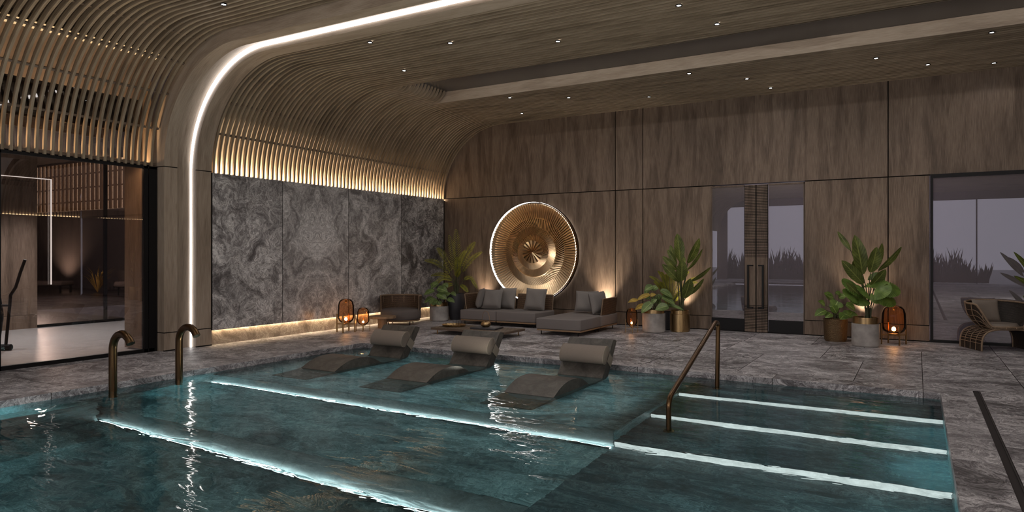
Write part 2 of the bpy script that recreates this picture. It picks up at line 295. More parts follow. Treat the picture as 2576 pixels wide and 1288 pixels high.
# ------------------------------------------------------------------ mesh helper
class MB:
    def __init__(s): s.v = []; s.f = []; s.uv = []; s.t = []; s.tint = 0.0
    def face(s, pts, uvs=None):
        i = len(s.v); s.v += [tuple(p) for p in pts]; s.f.append(tuple(range(i, i+len(pts))))
        s.uv.append(uvs if uvs else [(0, 0)]*len(pts)); s.t.append(s.tint)
    def grid(s, P, U, closed_u=False, closed_v=False):
        """P[i][j] points, U[i][j] uv; shared vertices so it can shade smooth"""
        i0 = len(s.v); n = len(P); m = len(P[0])
        for row in P: s.v += [tuple(p) for p in row]
        for i in range(n if closed_u else n-1):
            for j in range(m if closed_v else m-1):
                i2 = (i+1) % n; j2 = (j+1) % m
                s.f.append((i0+i*m+j, i0+i2*m+j, i0+i2*m+j2, i0+i*m+j2))
                ui = U[i+1] if i+1 < len(U) else U[i]
                a, b = U[i], ui
                jj = j+1 if j+1 < len(a) else j
                s.uv.append([a[j], b[j], b[jj], a[jj]]); s.t.append(s.tint)
    def box(s, a, b, grain='z', off=None, M4=None):
        x0, y0, z0 = a; x1, y1, z1 = b
        if off is None: off = (random.random()*9, random.random()*9)
        c = [Vector((x, y, z)) for x in (x0, x1) for y in (y0, y1) for z in (z0, z1)]
        F = [((0, 1, 3, 2), 0), ((4, 6, 7, 5), 0), ((0, 4, 5, 1), 1), ((2, 3, 7, 6), 1), ((0, 2, 6, 4), 2), ((1, 5, 7, 3), 2)]
        g = 'xyz'.index(grain)
        for idx, ax in F:
            o = [k for k in range(3) if k != ax]
            u, v = (g, [k for k in o if k != g][0]) if g in o else (o[0], o[1])
            pts = [c[k] for k in idx]; uv = [(p[u]+off[0], p[v]+off[1]+ax*.37) for p in pts]
            if M4: pts = [M4 @ p for p in pts]
            s.face(pts, uv)
    def extrude(s, prof, axis, a, b, grain=None):
        """closed 2-D profile [(p,q)] in the other two axes, pushed along axis from a to b, with end caps"""
        o = [k for k in range(3) if k != axis]
        def P(pq, t):
            r = [0, 0, 0]; r[o[0]], r[o[1]] = pq; r[axis] = t; return tuple(r)
        n = len(prof); l = [0]
        for i in range(n): l.append(l[-1]+math.dist(prof[i], prof[(i+1) % n]))
        for i in range(n):
            p, q = prof[i], prof[(i+1) % n]
            s.face([P(p, a), P(q, a), P(q, b), P(p, b)], [(a, l[i]), (a, l[i+1]), (b, l[i+1]), (b, l[i])])
        s.face([P(p, a) for p in prof], [tuple(p) for p in prof]); s.face([P(p, b) for p in reversed(prof)], [tuple(p) for p in reversed(prof)])
    def lathe(s, prof, n=40, c=(0, 0, 0), sx=1, sy=1):
        P = []; U = []; l = 0; last = None
        for r, z in prof:
            if last: l += math.dist(last, (r, z))
            last = (r, z)
            P.append([(c[0]+r*sx*math.cos(2*PI*k/n), c[1]+r*sy*math.sin(2*PI*k/n), c[2]+z) for k in range(n)])
            U.append([(l, .25*k*2*PI/n) for k in range(n+1)])
        s.grid(P, U, False, True)
    def tube(s, pts, rad, n=10, caps=True, closed=False):
        pts = [Vector(p) for p in pts]; m = len(pts)
        rads = rad if isinstance(rad, (list, tuple)) else [rad]*m
        P = []; U = []; l = 0; prev = None
        for i, p in enumerate(pts):
            if closed: t = pts[(i+1) % m]-pts[i-1]
            else: t = pts[min(i+1, m-1)]-pts[max(i-1, 0)]
            t.normalize()
            if prev is None:
                a = Vector((0, 0, 1)) if abs(t.z) < .9 else Vector((1, 0, 0))
                nrm = t.cross(a).normalized()
            else:
                nrm = (prev-t*prev.dot(t)).normalized()
            prev = nrm; bn = t.cross(nrm)
            if i: l += (p-pts[i-1]).length
            P.append([p+(nrm*math.cos(2*PI*k/n)+bn*math.sin(2*PI*k/n))*rads[i] for k in range(n)])
            U.append([(l, k/n*2*PI*rads[i]) for k in range(n+1)])
        if closed: U.append(U[0])
        s.grid(P, U, closed, True)
        if caps and not closed:
            s.face(list(reversed(P[0]))); s.face(P[-1])
    def build(s, name, mat, parent=None, smooth=False, bevel=0, label=None, auto=None):
        me = bpy.data.meshes.new(name); me.from_pydata(s.v, [], s.f)
        ul = me.uv_layers.new(name='UVMap'); k = 0
        for fi, f in enumerate(s.f):
            for q in range(len(f)): ul.data[k].uv = s.uv[fi][q][:2]; k += 1
        if any(s.t):
            at = me.attributes.new('tint', 'FLOAT', 'FACE')
            for i, v in enumerate(s.t): at.data[i].value = v
        me.materials.append(mat)
        bm = bmesh.new(); bm.from_mesh(me)
        if bevel or auto: bmesh.ops.remove_doubles(bm, verts=bm.verts, dist=1e-5)
        bmesh.ops.recalc_face_normals(bm, faces=bm.faces)
        bm.to_mesh(me); bm.free()
        if smooth: me.polygons.foreach_set('use_smooth', [True]*len(me.polygons))
        if auto: me.set_sharp_from_angle(angle=R(auto))
        o = bpy.data.objects.new(name, me); C.objects.link(o)
        if parent: o.parent = parent
        if bevel:
            mo = o.modifiers.new('bevel', 'BEVEL'); mo.width = bevel; mo.segments = 2; mo.limit_method = 'ANGLE'
        if label: o['label'] = label
        return o
def tag(o, label, cat, group=None):
    o['label'] = label; o['category'] = cat
    if group: o['group'] = group
    return o
def thing(name, label, cat, loc=(0, 0, 0), rz=0, group=None):
    o = bpy.data.objects.new(name, None); C.objects.link(o); o.location = loc; o.rotation_euler = (0, 0, rz); o.empty_display_size = .1
    return tag(o, label, cat, group)
def struct(o): o['kind'] = 'structure'; return o
def dup(root, loc, label=None, rz=None):
    r = root.copy(); C.objects.link(r); r.location = loc
    if rz is not None: r.rotation_euler = (0, 0, rz)
    if label: r['label'] = label
    for ch in list(root.children):
        c = ch.copy(); C.objects.link(c); c.parent = r
        for g in list(ch.children):
            d = g.copy(); C.objects.link(d); d.parent = c
    return r

# ------------------------------------------------------------------ the setting
XL, XR, YB, YF = -9.96, 6.0, 13.72, -14.3      # hall: left wall, right wall, back wall, front wall
PX0, PX1, PY0, PY1 = -8.05, .22, -9.0, 8.74     # pool rim
WL = -.07                                       # water level
ZS, ZC, RC = 2.87, 4.52, 1.65                   # spring of the curve, slat ceiling, radius

# floor slabs, laid in rows with staggered joints
def tiles(mb, x0, x1, y0, y1, widths=(1.3, 1.9), gap=.004, fixed=()):
    xs = [x0]; f = sorted(fixed)
    while xs[-1] < x1-1e-6:
        nx = xs[-1]+random.uniform(*widths)
        for q in f:
            if xs[-1]+.05 < q < nx+.35: nx = q; break
        if x1-nx < .5: nx = x1
        xs.append(nx)
    for a, b in zip(xs, xs[1:]):
        mb.tint = random.choice((-.75, -.4, 0, .15, .45, .8)); off = (random.random()*20, random.random()*20); fl = random.choice((1, -1))
        pts = [(a+gap, y0+gap), (b-gap, y0+gap), (b-gap, y1-gap), (a+gap, y1-gap)]
        uv = [(fl*p[0]+off[0], p[1]+off[1]) for p in pts]
        mb.face([(p[0], p[1], 0) for p in pts], uv)
    mb.tint = 0
def tiles_y(mb, x0, x1, y0, y1, lens=(1.2, 2.0), gap=.004, fixed=()):
    ys = [y1]; f = sorted(fixed, reverse=True)
    while ys[-1] > y0+1e-6:
        ny = ys[-1]-random.uniform(*lens)
        for q in f:
            if ny-.35 < q < ys[-1]-.05: ny = q; break
        if ny-y0 < .4: ny = y0
        ys.append(ny)
    for b, a in zip(ys, ys[1:]):
        mb.tint = random.choice((-.7, -.35, 0, .2, .45)); off = (random.random()*20, random.random()*20)
        pts = [(x0+gap, a+gap), (x1-gap, a+gap), (x1-gap, b-gap), (x0+gap, b-gap)]
        mb.face([(p[0], p[1], 0) for p in pts], [(p[0]+off[0], p[1]+off[1]) for p in pts])
    mb.tint = 0
CW = .31
fl = MB()
for y0, y1, fx in [(9.06, 10.83, (-3.2, -1.98, .06, 1.03)), (10.83, 12.3, (-2.6, -1.2, .06, 1.03)), (12.3, 13.72, (-1.5, -.72, 1.02))]:
    tiles(fl, -10.05, XR, y0, y1, fixed=fx)
tiles_y(fl, -10.12, -9.2, PY0-1.5, 9.06, (1.6, 2.4)); tiles_y(fl, -9.2, PX0-CW, PY0-1.5, 9.06, (1.6, 2.6), fixed=(6.6,))
tiles_y(fl, PX1+CW+.062, 1.9, PY0-1.5, 9.06, (1.3, 1.9), fixed=(7.9, 6.55)); tiles_y(fl, 1.9, XR, PY0-1.5, 9.06, (1.3, 2.0))
for y in (YF, YF+1.3, YF+2.6): tiles(fl, -10.12, XR, y, y+1.3)
floor = struct(fl.build('floor', M['tile']))
und = MB()
und.box((-10.3, YF, -.03), (PX0-.002, YB, -.004)); und.box((PX1+.002, YF, -.03), (XR, YB, -.004)); und.box((PX0-.01, PY1+.002, -.03), (PX1+.01, YB, -.004)); und.box((PX0-.01, YF, -.03), (PX1+.01, PY0, -.004))
struct(und.build('floor_bed', M['joint']))
cop = MB()
def coping(mb, a, b, along, cuts):
    ts = [a[along]]+[c for c in cuts if a[along] < c < b[along]]+[b[along]]
    for p, q in zip(ts, ts[1:]):
        lo = list(a); hi = list(b); lo[along] = p+.003; hi[along] = q-.003
        mb.tint = random.choice((-.3, 0, .3)); mb.box(lo, hi, 'xy'[along])
    mb.tint = 0
coping(cop, (PX0-CW, PY1, -.09), (PX1+CW, PY1+CW, .002), 0, [-6.4, -4.9, -3.2, -1.5, .06])
coping(cop, (PX0-CW, PY0, -.09), (PX0, PY1, .002), 1, [-6, -3, 0, 2, 3.9, 5.6, 7.4])
coping(cop, (PX1, PY0, -.09), (PX1+CW, PY1, .002), 1, [-6, -3, 0, 2.2, 4.1, 6, 7.5])
struct(cop.build('trim_pool_coping', M['tile'], bevel=.004))
cc = MB(); cc.box((PX0-CW, PY1+.006, -.088), (PX1+CW, PY1+CW-.003, -.003)); cc.box((PX0-CW, PY0, -.088), (PX0-.006, PY1+.1, -.003)); cc.box((PX1+.006, PY0, -.088), (PX1+CW, PY1+.1, -.003)); struct(cc.build('floor_coping_bed', M['groove']))
dr = MB(); dr.box((PX1+CW+.004, PY0, -.03), (PX1+CW+.050, 9.05, -.012), 'y'); dr.box((PX1+CW+.050, PY0, -.03), (PX1+CW+.060, 9.05, .002), 'y')
struct(dr.build('trim_drain_channel', M['drain']))

# pool basin: sun shelf, steps at the right, lower ledges
XS = -2.38; SH, T2, T3, L4, L5 = -.23, -.39, -.55, -.71, -1.05
S1, S2, S3, S4 = 7.85, 6.87, 5.88, 4.31
pb = MB()
pb.box((PX0, S3, SH-.06), (XS, PY1, SH), 'x'); pb.box((PX0, S3+.002, -1.6), (XS, PY1, SH-.06), 'x')
pb.box((PX0, S4, L4-.06), (XS, S3+.01, L4), 'x'); pb.box((PX0, S4+.002, -1.6), (XS, S3, L4-.06), 'x')
pb.box((PX0, PY0, -1.7), (XS, S4+.01, L5-.25), 'x')
pb.box((PX0, PY0, -1.4), (PX0+.24, S4-.05, -.42), 'y')
pb.box((PX0-.1, PY0, -1.7), (PX0, PY1+.1, -.09), 'y'); pb.box((PX0, PY1, -1.7), (PX1, PY1+.1, -.09), 'x'); pb.box((PX0, PY0-.1, -1.7), (PX1+.1, PY0, -.09), 'x')
pb.box((PX1, PY0, -1.7), (PX1+.1, PY1+.1, -.09), 'y')
struct(pb.build('pool_floor', M['pool_stone']))
st = MB()
st.box((XS, S1, SH-.06), (PX1, PY1, SH), 'x'); st.box((XS, S2, T2-.06), (PX1, S1+.01, T2), 'x'); st.box((XS, S3, T3-.06), (PX1, S2+.01, T3), 'x')
st.box((XS, PY0, -1.7), (PX1, S3+.01, L4), 'x')
struct(st.build('pool_steps_floor', M['dim_stone']))
rs = MB()
rs.box((XS+.005, S1-.004, T2), (PX1, S1+.02, SH-.012), 'x'); rs.box((XS+.005, S2-.004, T3), (PX1, S2+.02, T2-.012), 'x'); rs.box((XS+.005, S3-.004, L4), (PX1, S3+.02, T3-.012), 'x')
rs.box((PX0+.004, S3-.004, L4), (XS-.005, S3+.02, SH-.012), 'x'); rs.box((PX0+.25, S4-.004, L5-.24), (XS-.005, S4+.02, L4-.012), 'x')
struct(rs.build('pool_step_risers', M['riser']))
def glow_riser(y, z0, z1, label):
    m = MB(); m.box((XS+.01, y-.010, z0+.004), (PX1-.004, y-.003, z1-.012), 'x'); return tag(m.build('glow_step_riser', M['glow_riser']), label, 'step light', 'glow-painted risers of the pool steps')
glow_riser(S1, T2, SH, 'white glow-painted riser of the top pool step, nearest the far rim')
glow_riser(S2, T3, T2, 'white glow-painted riser of the middle pool step, at the handrail foot')
glow_riser(S3, L4, T3, 'white glow-painted riser of the lowest pool step, continuing the long floor line')
def pool_led(x0, x1, y, z, label):
    m = MB(); m.box((x0, y-.058, z+.002), (x1, y-.040, z+.022), 'x'); o = tag(m.build('underwater_light_strip', M['led_pool']), label, 'light strip', 'light lines on the pool floor')
    m = MB(); m.box((x0, y-.070, z+.001), (x1, y-.064, z+.044), 'x'); m.build('shield', M['dim_stone'], o); return o
pool_led(PX0+.03, XS-.01, S3, L4, 'long white light line across the pool floor, just below the loungers')
pool_led(PX0+.25, XS-.01, S4, L5-.25, 'long white light line across the pool floor, farthest from the loungers')
wt = MB(); wt.face([(PX0-.001, PY0, WL), (PX1+.001, PY0, WL), (PX1+.001, PY1+.001, WL), (PX0-.001, PY1+.001, WL)])
struct(wt.build('pool_water', M['water']))

# hall profile: out = distance outside the room-side face
def profile(out, n=18, zf=None, x_to=None, right=True):
    """points and outward normals from the left wall foot (or zf) over the ceiling to the right wall"""
    z0 = ZS if zf is None else zf; rr = RC+out; p = []
    if z0 < ZS: p.append(((XL-out, z0), (-1, 0)))
    for k in range(n+1):
        a = PI-k*PI/2/n; p.append(((XL+RC+rr*math.cos(a), ZS+rr*math.sin(a)), (math.cos(a), math.sin(a))))
    if x_to is not None: p.append(((x_to, ZC+out), (0, 1))); return p
    if right:
        for k in range(n+1):
            a = PI/2-k*PI/2/n; p.append(((XR-RC+rr*math.cos(a), ZS+rr*math.sin(a)), (math.cos(a), math.sin(a))))
        if z0 < ZS: p.append(((XR+out, z0), (1, 0)))
    return p
def sweep_strip(mb, prof, ya, yb, depth_a=0, depth_b=0, uoff=None):
    """a ribbon along the profile between (ya, depth_a) and (yb, depth_b)"""
    o = random.random()*9 if uoff is None else uoff; l = 0; v = random.random()*9
    for k in range(len(prof)-1):
        (p, n), (q, m) = prof[k], prof[k+1]; d = math.dist(p, q)
        A = (p[0]+n[0]*depth_a, ya, p[1]+n[1]*depth_a); B = (q[0]+m[0]*depth_a, ya, q[1]+m[1]*depth_a)
        Cc = (q[0]+m[0]*depth_b, yb, q[1]+m[1]*depth_b); D = (p[0]+n[0]*depth_b, yb, p[1]+n[1]*depth_b)
        w = math.hypot(yb-ya, depth_b-depth_a)
        mb.face([A, B, Cc, D], [(l+o, v), (l+d+o, v), (l+d+o, v+w), (l+o, v+w)]); l += d
def slat(mb, prof, y, w, d0=.038, d1=.085):
    n = len(prof); o = random.random()*20; v = random.random()*20; l = 0
    def dep(nm): return d0+(d1-d0)*max(0, nm[1])
    for k in range(n-1):
        (p, a), (q, b) = prof[k], prof[k+1]; d = math.dist(p, q); da, db = dep(a), dep(b)
        P0, P1 = (p[0], y, p[1]), (p[0], y+w, p[1]); Q0, Q1 = (q[0], y, q[1]), (q[0], y+w, q[1])
        R0, R1 = (p[0]+a[0]*da, y, p[1]+a[1]*da), (p[0]+a[0]*da, y+w, p[1]+a[1]*da)
        T0, T1 = (q[0]+b[0]*db, y, q[1]+b[1]*db), (q[0]+b[0]*db, y+w, q[1]+b[1]*db)
        u0, u1 = l+o, l+d+o
        mb.face([P0, Q0, Q1, P1], [(u0, v), (u1, v), (u1, v+w), (u0, v+w)])
        mb.face([P0, R0, T0, Q0], [(u0, v), (u0, v+da), (u1, v+db), (u1, v)])
        mb.face([P1, Q1, T1, R1], [(u0, v), (u1, v), (u1, v+db), (u0, v+da)])
        l += d
    for (p, a), e in ((prof[0], 0), (prof[-1], 1)):
        dd = dep(a); mb.face([(p[0], y, p[1]), (p[0], y+w, p[1]), (p[0]+a[0]*dd, y+w, p[1]+a[1]*dd), (p[0]+a[0]*dd, y, p[1]+a[1]*dd)])
SW, PITCH = .034, .1
WY0, WY1, WXE, WF = 9.72, 11.17, -8.29, .24       # skylight well: near and far edge, left end
back_prof = profile(0, 18, 2.832)
sl = MB(); y = 7.275
well_prof = profile(0, 18, 2.832, WXE)
for k in range(1, 9):
    a = k*PI/2/8; well_prof.append(((WXE+WF*math.sin(a), ZC+WF*(1-math.cos(a))), (-math.sin(a)*.5, math.cos(a))))
while y < YB-.03:
    slat(sl, well_prof if WY0-.02 < y+SW/2 < WY1+.01 else back_prof, y, SW); y += PITCH
ceiling = struct(sl.build('ceiling', M['slat_wood']))
front_prof = profile(.15, 18, 2.83)
s2 = MB(); y = 6.30
while y > YF: slat(s2, front_prof, y, SW, .038, .085); y -= PITCH
struct(s2.build('ceiling_front', M['slat_wood']))
# battens behind the slats and the lit backing board
bt = MB()
for arc in (.60, 1.13, 1.66, 2.20):
    a = PI-arc/RC; 
    for pr, out in ((0, .038), ):
        cx, cz = XL+RC+(RC+.052)*math.cos(a), ZS+(RC+.052)*math.sin(a)
        Mx = Matrix.Translation((cx, 0, cz)) @ Matrix.Rotation(PI/2-a, 4, 'Y')
        bt.box((-.018, 7.26, -.014), (.018, YB, .022), 'y', M4=Mx)
struct(bt.build('ceiling_battens', M['dark_wood']))
bt = MB()
for arc in (.55, 1.1, 1.65, 2.2, 2.7):
    a = PI-arc/(RC+.15); rr = RC+.15+.055
    Mx = Matrix.Translation((XL+RC+rr*math.cos(a), 0, ZS+rr*math.sin(a))) @ Matrix.Rotation(PI/2-a, 4, 'Y')
    bt.box((-.016, YF, -.014), (.016, 6.40, .016), 'y', M4=Mx)
bt.box((XL-.20, YF, 2.86), (XL-.185, 6.40, 2.90), 'y')
struct(bt.build('ceiling_front_battens', M['dark_wood']))
bk = MB()
prof = [q for q in profile(.145, 18, 2.80)][:17]; sweep_strip(bk, prof, 7.26, YB)
struct(bk.build('wall_left_backing', M['backing']))
vd = MB(); prof = profile(.30, 14, 2.80); sweep_strip(vd, prof[11:], 7.26, WY0-.01); sweep_strip(vd, prof[11:], WY1+.02, YB); sweep_strip(vd, prof[11:14], WY0-.01, WY1+.02)
struct(vd.build('ceiling_void', M['void']))
vd = MB(); pf = profile(.66, 14, 3.6); sweep_strip(vd, pf[2:8], YF, 6.5); struct(vd.build('wall_left_upper', M['dark_wood']))
vd = MB(); sweep_strip(vd, pf[7:], YF, 6.5); struct(vd.build('ceiling_front_void', M['void']))
# skylight well: pale timber lining on the long sides, night glass above
wl = MB(); wl.box((WXE-.12, WY1, ZC-.002), (XR-RC, WY1+.03, ZC+.205), 'x'); wl.box((WXE-.12, WY0-.03, ZC+.0), (XR-RC, WY0, ZC+.205), 'x'); wl.box((XR-RC, WY0-.03, ZC), (XR-RC+.03, WY1+.03, ZC+.205), 'y')
struct(wl.build('trim_skylight_lining', M['arch_wood']))
sk = MB(); sk.box((WXE-.1, WY0-.05, ZC+.207), (XR-RC+.03, WY1+.06, ZC+.23))
struct(sk.build('window_skylight', M['skylight']))
m = MB(); m.box((WXE+.45, WY0+.002, ZC+.172), (XR-RC-.1, WY0+.02, ZC+.196), 'x')
tag(m.build('cove_light_strip', M['led_cove']), 'hidden light line along the near lip of the dark ceiling recess', 'light strip')

# arch rib with recessed channel and light line
ar = MB(); full = profile(0, 22, 0.0)
AY = (6.42, 6.64, 6.97, 7.25); CH = .13
sweep_strip(ar, full, AY[0], AY[1]); sweep_strip(ar, full, AY[0], AY[0], 0, .30); sweep_strip(ar, full, AY[1], AY[1], 0, CH)
sweep_strip(ar, full, AY[1], AY[2], CH, CH); sweep_strip(ar, full, AY[2], AY[2], 0, CH); sweep_strip(ar, full, AY[2], AY[3]); sweep_strip(ar, full, AY[3], AY[3], 0, .30)
arch = struct(ar.build('trim_arch', M['arch_wood']))
gv = MB()
for z in (.285, 2.845):
    for a, b in ((AY[0], AY[1]), (AY[2], AY[3])):
        gv.box((XL-.02, a-.0012, z-.007), (XL+.0015, b+.0012, z+.007), 'y'); 
    gv.box((XL-.22, AY[0]-.0015, z-.007), (XL-.01, AY[0]+.01, z+.007), 'x')
gv.box((XL-.02, AY[0]-.0012, 0), (XL+.0015, AY[1]+.0012, .018)); gv.box((XL-.02, AY[2]-.0012, 0), (XL+.0015, AY[3]+.0012, .018))
struct(gv.build('trim_arch_grooves', M['groove']))
ld = MB()
for k in range(len(full)-6):
    (p, n), (q, m_) = full[k], full[k+1]
    da, db = .112-.047*max(0, n[1])**.6, .112-.047*max(0, m_[1])**.6; y0 = AY[2]-.026
    A, B = (p[0]+n[0]*da, y0, p[1]+n[1]*da), (q[0]+m_[0]*db, y0, q[1]+m_[1]*db); A2, B2 = (p[0]+n[0]*.127, y0, p[1]+n[1]*.127), (q[0]+m_[0]*.127, y0, q[1]+m_[1]*.127)
    ld.face([A, B, B2, A2]); ld.face([A, B, (B[0], AY[2]-.001, B[2]), (A[0], AY[2]-.001, A[2])])
tag(ld.build('arch_light_strip', M['led']), 'bright white light line running up and over the timber arch', 'light strip')

# left wall: marble panels, lit stone plinth
mw = MB(); cuts = [7.25, 8.704, 10.393, 12.057, 13.66]
for k, (a, b) in enumerate(zip(cuts, cuts[1:])):
    mw.tint = (-.05, .42, .30, -.55)[k]; o = (3.1+5.3*k, 1.7+2.9*k)
    g = .006; ys = [a+g, (a+b)/2, b-g]; zs = [.245, 1.55, 2.83]
    for i in range(2):
        for j in range(2):
            P = [(ys[i], zs[j]), (ys[i+1], zs[j]), (ys[i+1], zs[j+1]), (ys[i], zs[j+1])]
            mw.face([(XL+.01, p[0], p[1]) for p in P], [((abs(p[0]-ys[1]) if k == 1 else p[0])+o[0], p[1]*.9+o[1]) for p in P])
    mw.tint = 0
    mw.face([(XL+.01, a+g, .245), (XL+.01, b-g, .245), (XL-.008, b-g, .245), (XL-.008, a+g, .245)]); mw.face([(XL+.01, a+g, 2.83), (XL+.01, b-g, 2.83), (XL-.05, b-g, 2.83), (XL-.05, a+g, 2.83)])
struct(mw.build('wall_left', M['marble']))
jg = MB()
for c in cuts: jg.box((XL-.010, c-.014, .245), (XL+.004, c+.014, 2.83))
struct(jg.build('wall_left_joints', M['groove']))
b2 = MB(); b2.box((XL-.3, 7.25, -.02), (XL-.092, YB, 2.80)); b2.box((XL-.15, 7.25, .28), (XL-.012, YB, 2.80)); struct(b2.build('wall_left_core', M['groove']))
bb = MB()
for k, (a, b) in enumerate(zip(cuts, cuts[1:])): bb.box((XL-.09, a, 0), (XL-.05, b, .245), 'y')
struct(bb.build('baseboard_left', M['stone_base']))
m = MB(); m.box((XL-.048, 7.28, .262), (XL-.010, 13.64, .275), 'y')
tag(m.build('plinth_light_strip', M['led_plinth']), 'warm light line under the marble panels, washing the stone plinth', 'light strip')
m = MB(); m.box((XL-.115, 7.28, 2.806), (XL-.055, 13.70, 2.822), 'y')
tag(m.build('slat_light_strip', M['led_slat']), 'warm light line on top of the marble, glowing behind the curved slats', 'light strip')

# back wall: oak panels with dark joints, doorway and window openings
bw = MB(); GX = [-10.05, -5.513, -4.906, -3.47]
def panel(x0, x1, z0, z1, g=.009):
    n = max(1, round((x1-x0)/1.25)); 
    for i in range(n):
        a = x0+(x1-x0)*i/n; b = x0+(x1-x0)*(i+1)/n
        ga = g if i == 0 else 0; gb = g if i == n-1 else 0
        bw.box((a+ga, YB, z0+g), (b-gb, YB+.05, z1-g), 'z')
ZT = 2.845
for a, b in [(-10.05, -5.513), (-5.513, -4.906), (-4.906, -.433), (-.433, XR)]: panel(a, b, ZT, 4.9)
for a, b in [(-10.05, -5.513), (-5.513, -4.906), (-4.906, -3.47)]:
    panel(a, b, .275, ZT); panel(a, b, .012, .275, .005)
for a, b in [(-1.79, -.433), (-.433, .19)]:
    panel(a, b, .275, ZT); panel(a, b, .012, .275, .005)
struct(bw.build('wall_back', M['wall_wood']))
bc = MB(); bc.box((-10.3, YB+.05, -.05), (-3.47, YB+.2, 5)); bc.box((-3.47, YB+.05, ZT+.01), (XR, YB+.2, 5)); bc.box((-1.79, YB+.05, -.05), (.19, YB+.2, ZT+.01)); bc.box((-3.47, YB+.01, -.05), (XR, YB+.2, .012))
struct(bc.build('wall_back_core', M['groove']))
# room beyond the doors and window
rm = MB()
rm.box((-4.4, 17.5, 0), (6.2, 17.6, 3.4)); rm.box((-4.5, YB+.2, 0), (-4.4, 17.5, 3.4)); rm.box((6.2, YB+.2, 0), (6.3, 17.5, 3.4)); rm.box((-4.5, YB+.2, 3.3), (6.3, 17.6, 3.4)); rm.box((-4.5, YB+.2, -.1), (6.3, 17.6, 0))
struct(rm.build('wall_corridor', M['corridor']))

# double door
door = struct(bpy.data.objects.new('door_1', None)); C.objects.link(door); door.location = (-2.648, YB-.005, 0)
def leaf(s):
    e = MB(); x0, x1 = (.225, .845); f = lambda a, b: (min(s*a, s*b), max(s*a, s*b))
    a, b = f(.225, .86); 
    m = MB(); xa, xb = f(.006, .213); m.box((xa, 0, .012), (xb, .05, 2.82), 'z')
    lf = m.build('door_leaf', M['wall_wood'], door)
    g = MB(); z = .06
    while z < 2.8:
        if not .52 < z < 1.42: g.box((xa-.001, -.003, z), (xb+.001, .01, z+.009))
        z += .030 if .5 > z else (.030+.0*(z))
    for q in (xa-.004, xb-.004): g.box((q, -.004, .012), (q+.008, .03, 2.82))
    g.build('groove', M['groove'], lf)
    m = MB(); m.box((a, .02, .25), (b, .028, 2.80)); m.build('glass_pane', M['door_glass'], lf)
    m = MB(); m.box((a, .004, .012), (b, .04, .25)); m.build('kick_plate', M['black'], lf)
    fr = MB(); fr.box((a, .0, 2.80), (b, .05, 2.83)); xo = s*.86; fr.box((min(xo, xo-s*.018), 0, .012), (max(xo, xo-s*.018), .05, 2.82)); fr.build('leaf_frame', M['dark_wood'], lf)
    h = MB(); hx = s*.135
    h.box((hx-.017, -.075, .46), (hx+.017, -.050, 1.29)); i0, i1 = sorted((hx+s*.017, hx-s*.085)); 
    h.box((i0, -.072, .46), (i1, -.052, .482)); h.box((i0, -.072, 1.268), (i1, -.052, 1.29))
    j0, j1 = sorted((hx-s*.065, hx-s*.085)); h.box((j0, -.06, .462), (j1, 0, .480)); h.box((j0, -.06, 1.27), (j1, 0, 1.288))
    h.build('door_handle', M['black'], lf, bevel=.003)
leaf(-1); leaf(1)
# window at the right of the back wall
win = struct(bpy.data.objects.new('window_1', None)); C.objects.link(win); win.location = (.19, YB, 0)
m = MB(); m.box((.004, -.02, .0), (.05, .06, 2.85)); m.box((.05, -.02, 2.79), (5.75, .06, 2.85)); m.box((.05, -.02, 0), (5.75, .06, .045)); m.build('window_frame', M['black'], win)
m = MB(); m.box((.05, .02, .045), (5.75, .03, 2.79)); m.build('glass_pane', M['door_glass'], win)

# right wall (seen only in reflections) and front wall with tall dusk windows
rw = MB(); y = YF
while y < YB: rw.box((XR, y, 0), (XR+.05, min(y+1.4, YB)-.012, 2.83), 'z'); y += 1.4
struct(rw.build('wall_right', M['wall_wood']))
rw = MB(); rw.box((XR+.05, YF, 0), (XR+.2, YB, 5.0)); struct(rw.build('wall_right_core', M['backing']))
m = MB(); m.box((XR+.01, 7.3, 2.836), (XR+.04, YB-.05, 2.852), 'y')
tag(m.build('slat_light_strip', M['led_warm']), 'warm light line behind the right hand slats, seen mirrored in the glass', 'light strip')
fw = MB(); fw.box((-10.3, YF-.1, 4.25), (XR+.2, YF, 5.4), 'x'); fw.box((-10.3, YF-.1, 0), (XL+.25, YF, 5)); fw.box((XR-.25, YF-.1, 0), (XR+.2, YF, 5))
struct(fw.build('wall_front', M['dark_room']))
win3 = struct(bpy.data.objects.new('window_3', None)); C.objects.link(win3); win3.location = (0, YF, 0)
for x in (-7.4, -4.9, -2.4, .1, 2.6):
    m = MB(); m.box((x-.03, -.08, 0), (x+.03, 0, 4.3)); m.build('mullion', M['black'], win3)
hd = MB()
for x in [k*.055-10 for k in range(240)]:
    h = random.uniform(.6, 1.5)*(1+.35*math.sin(x*1.7)+.2*math.sin(x*4.1)); 
    for q in range(5):
        a = random.uniform(-.5, .5); y = YF-.6-random.random()*.8; hh = h*random.uniform(.5, 1); wd = .03
        t = (x+a*hh*.8, y+random.uniform(-.3, .3), hh+.3); md = (x+a*hh*.35, y, hh*.7)
        hd.face([(x-wd, y, 0), (x+wd, y, 0), (md[0]+wd, y, md[2]), (md[0]-wd, y, md[2])]); hd.face([(md[0]-wd*1.6, y, md[2]), (md[0]+wd*1.6, y, md[2]), t])
o = tag(hd.build('hedge_foliage', M['hedge']), 'dark hedge outside the front windows, mirrored in the door glass', 'hedge'); o['kind'] = 'stuff'
gd = MB(); gd.box((-40, YF-40, -.2), (30, YF-.1, -.06)); struct(gd.build('ground', M['terrace']))

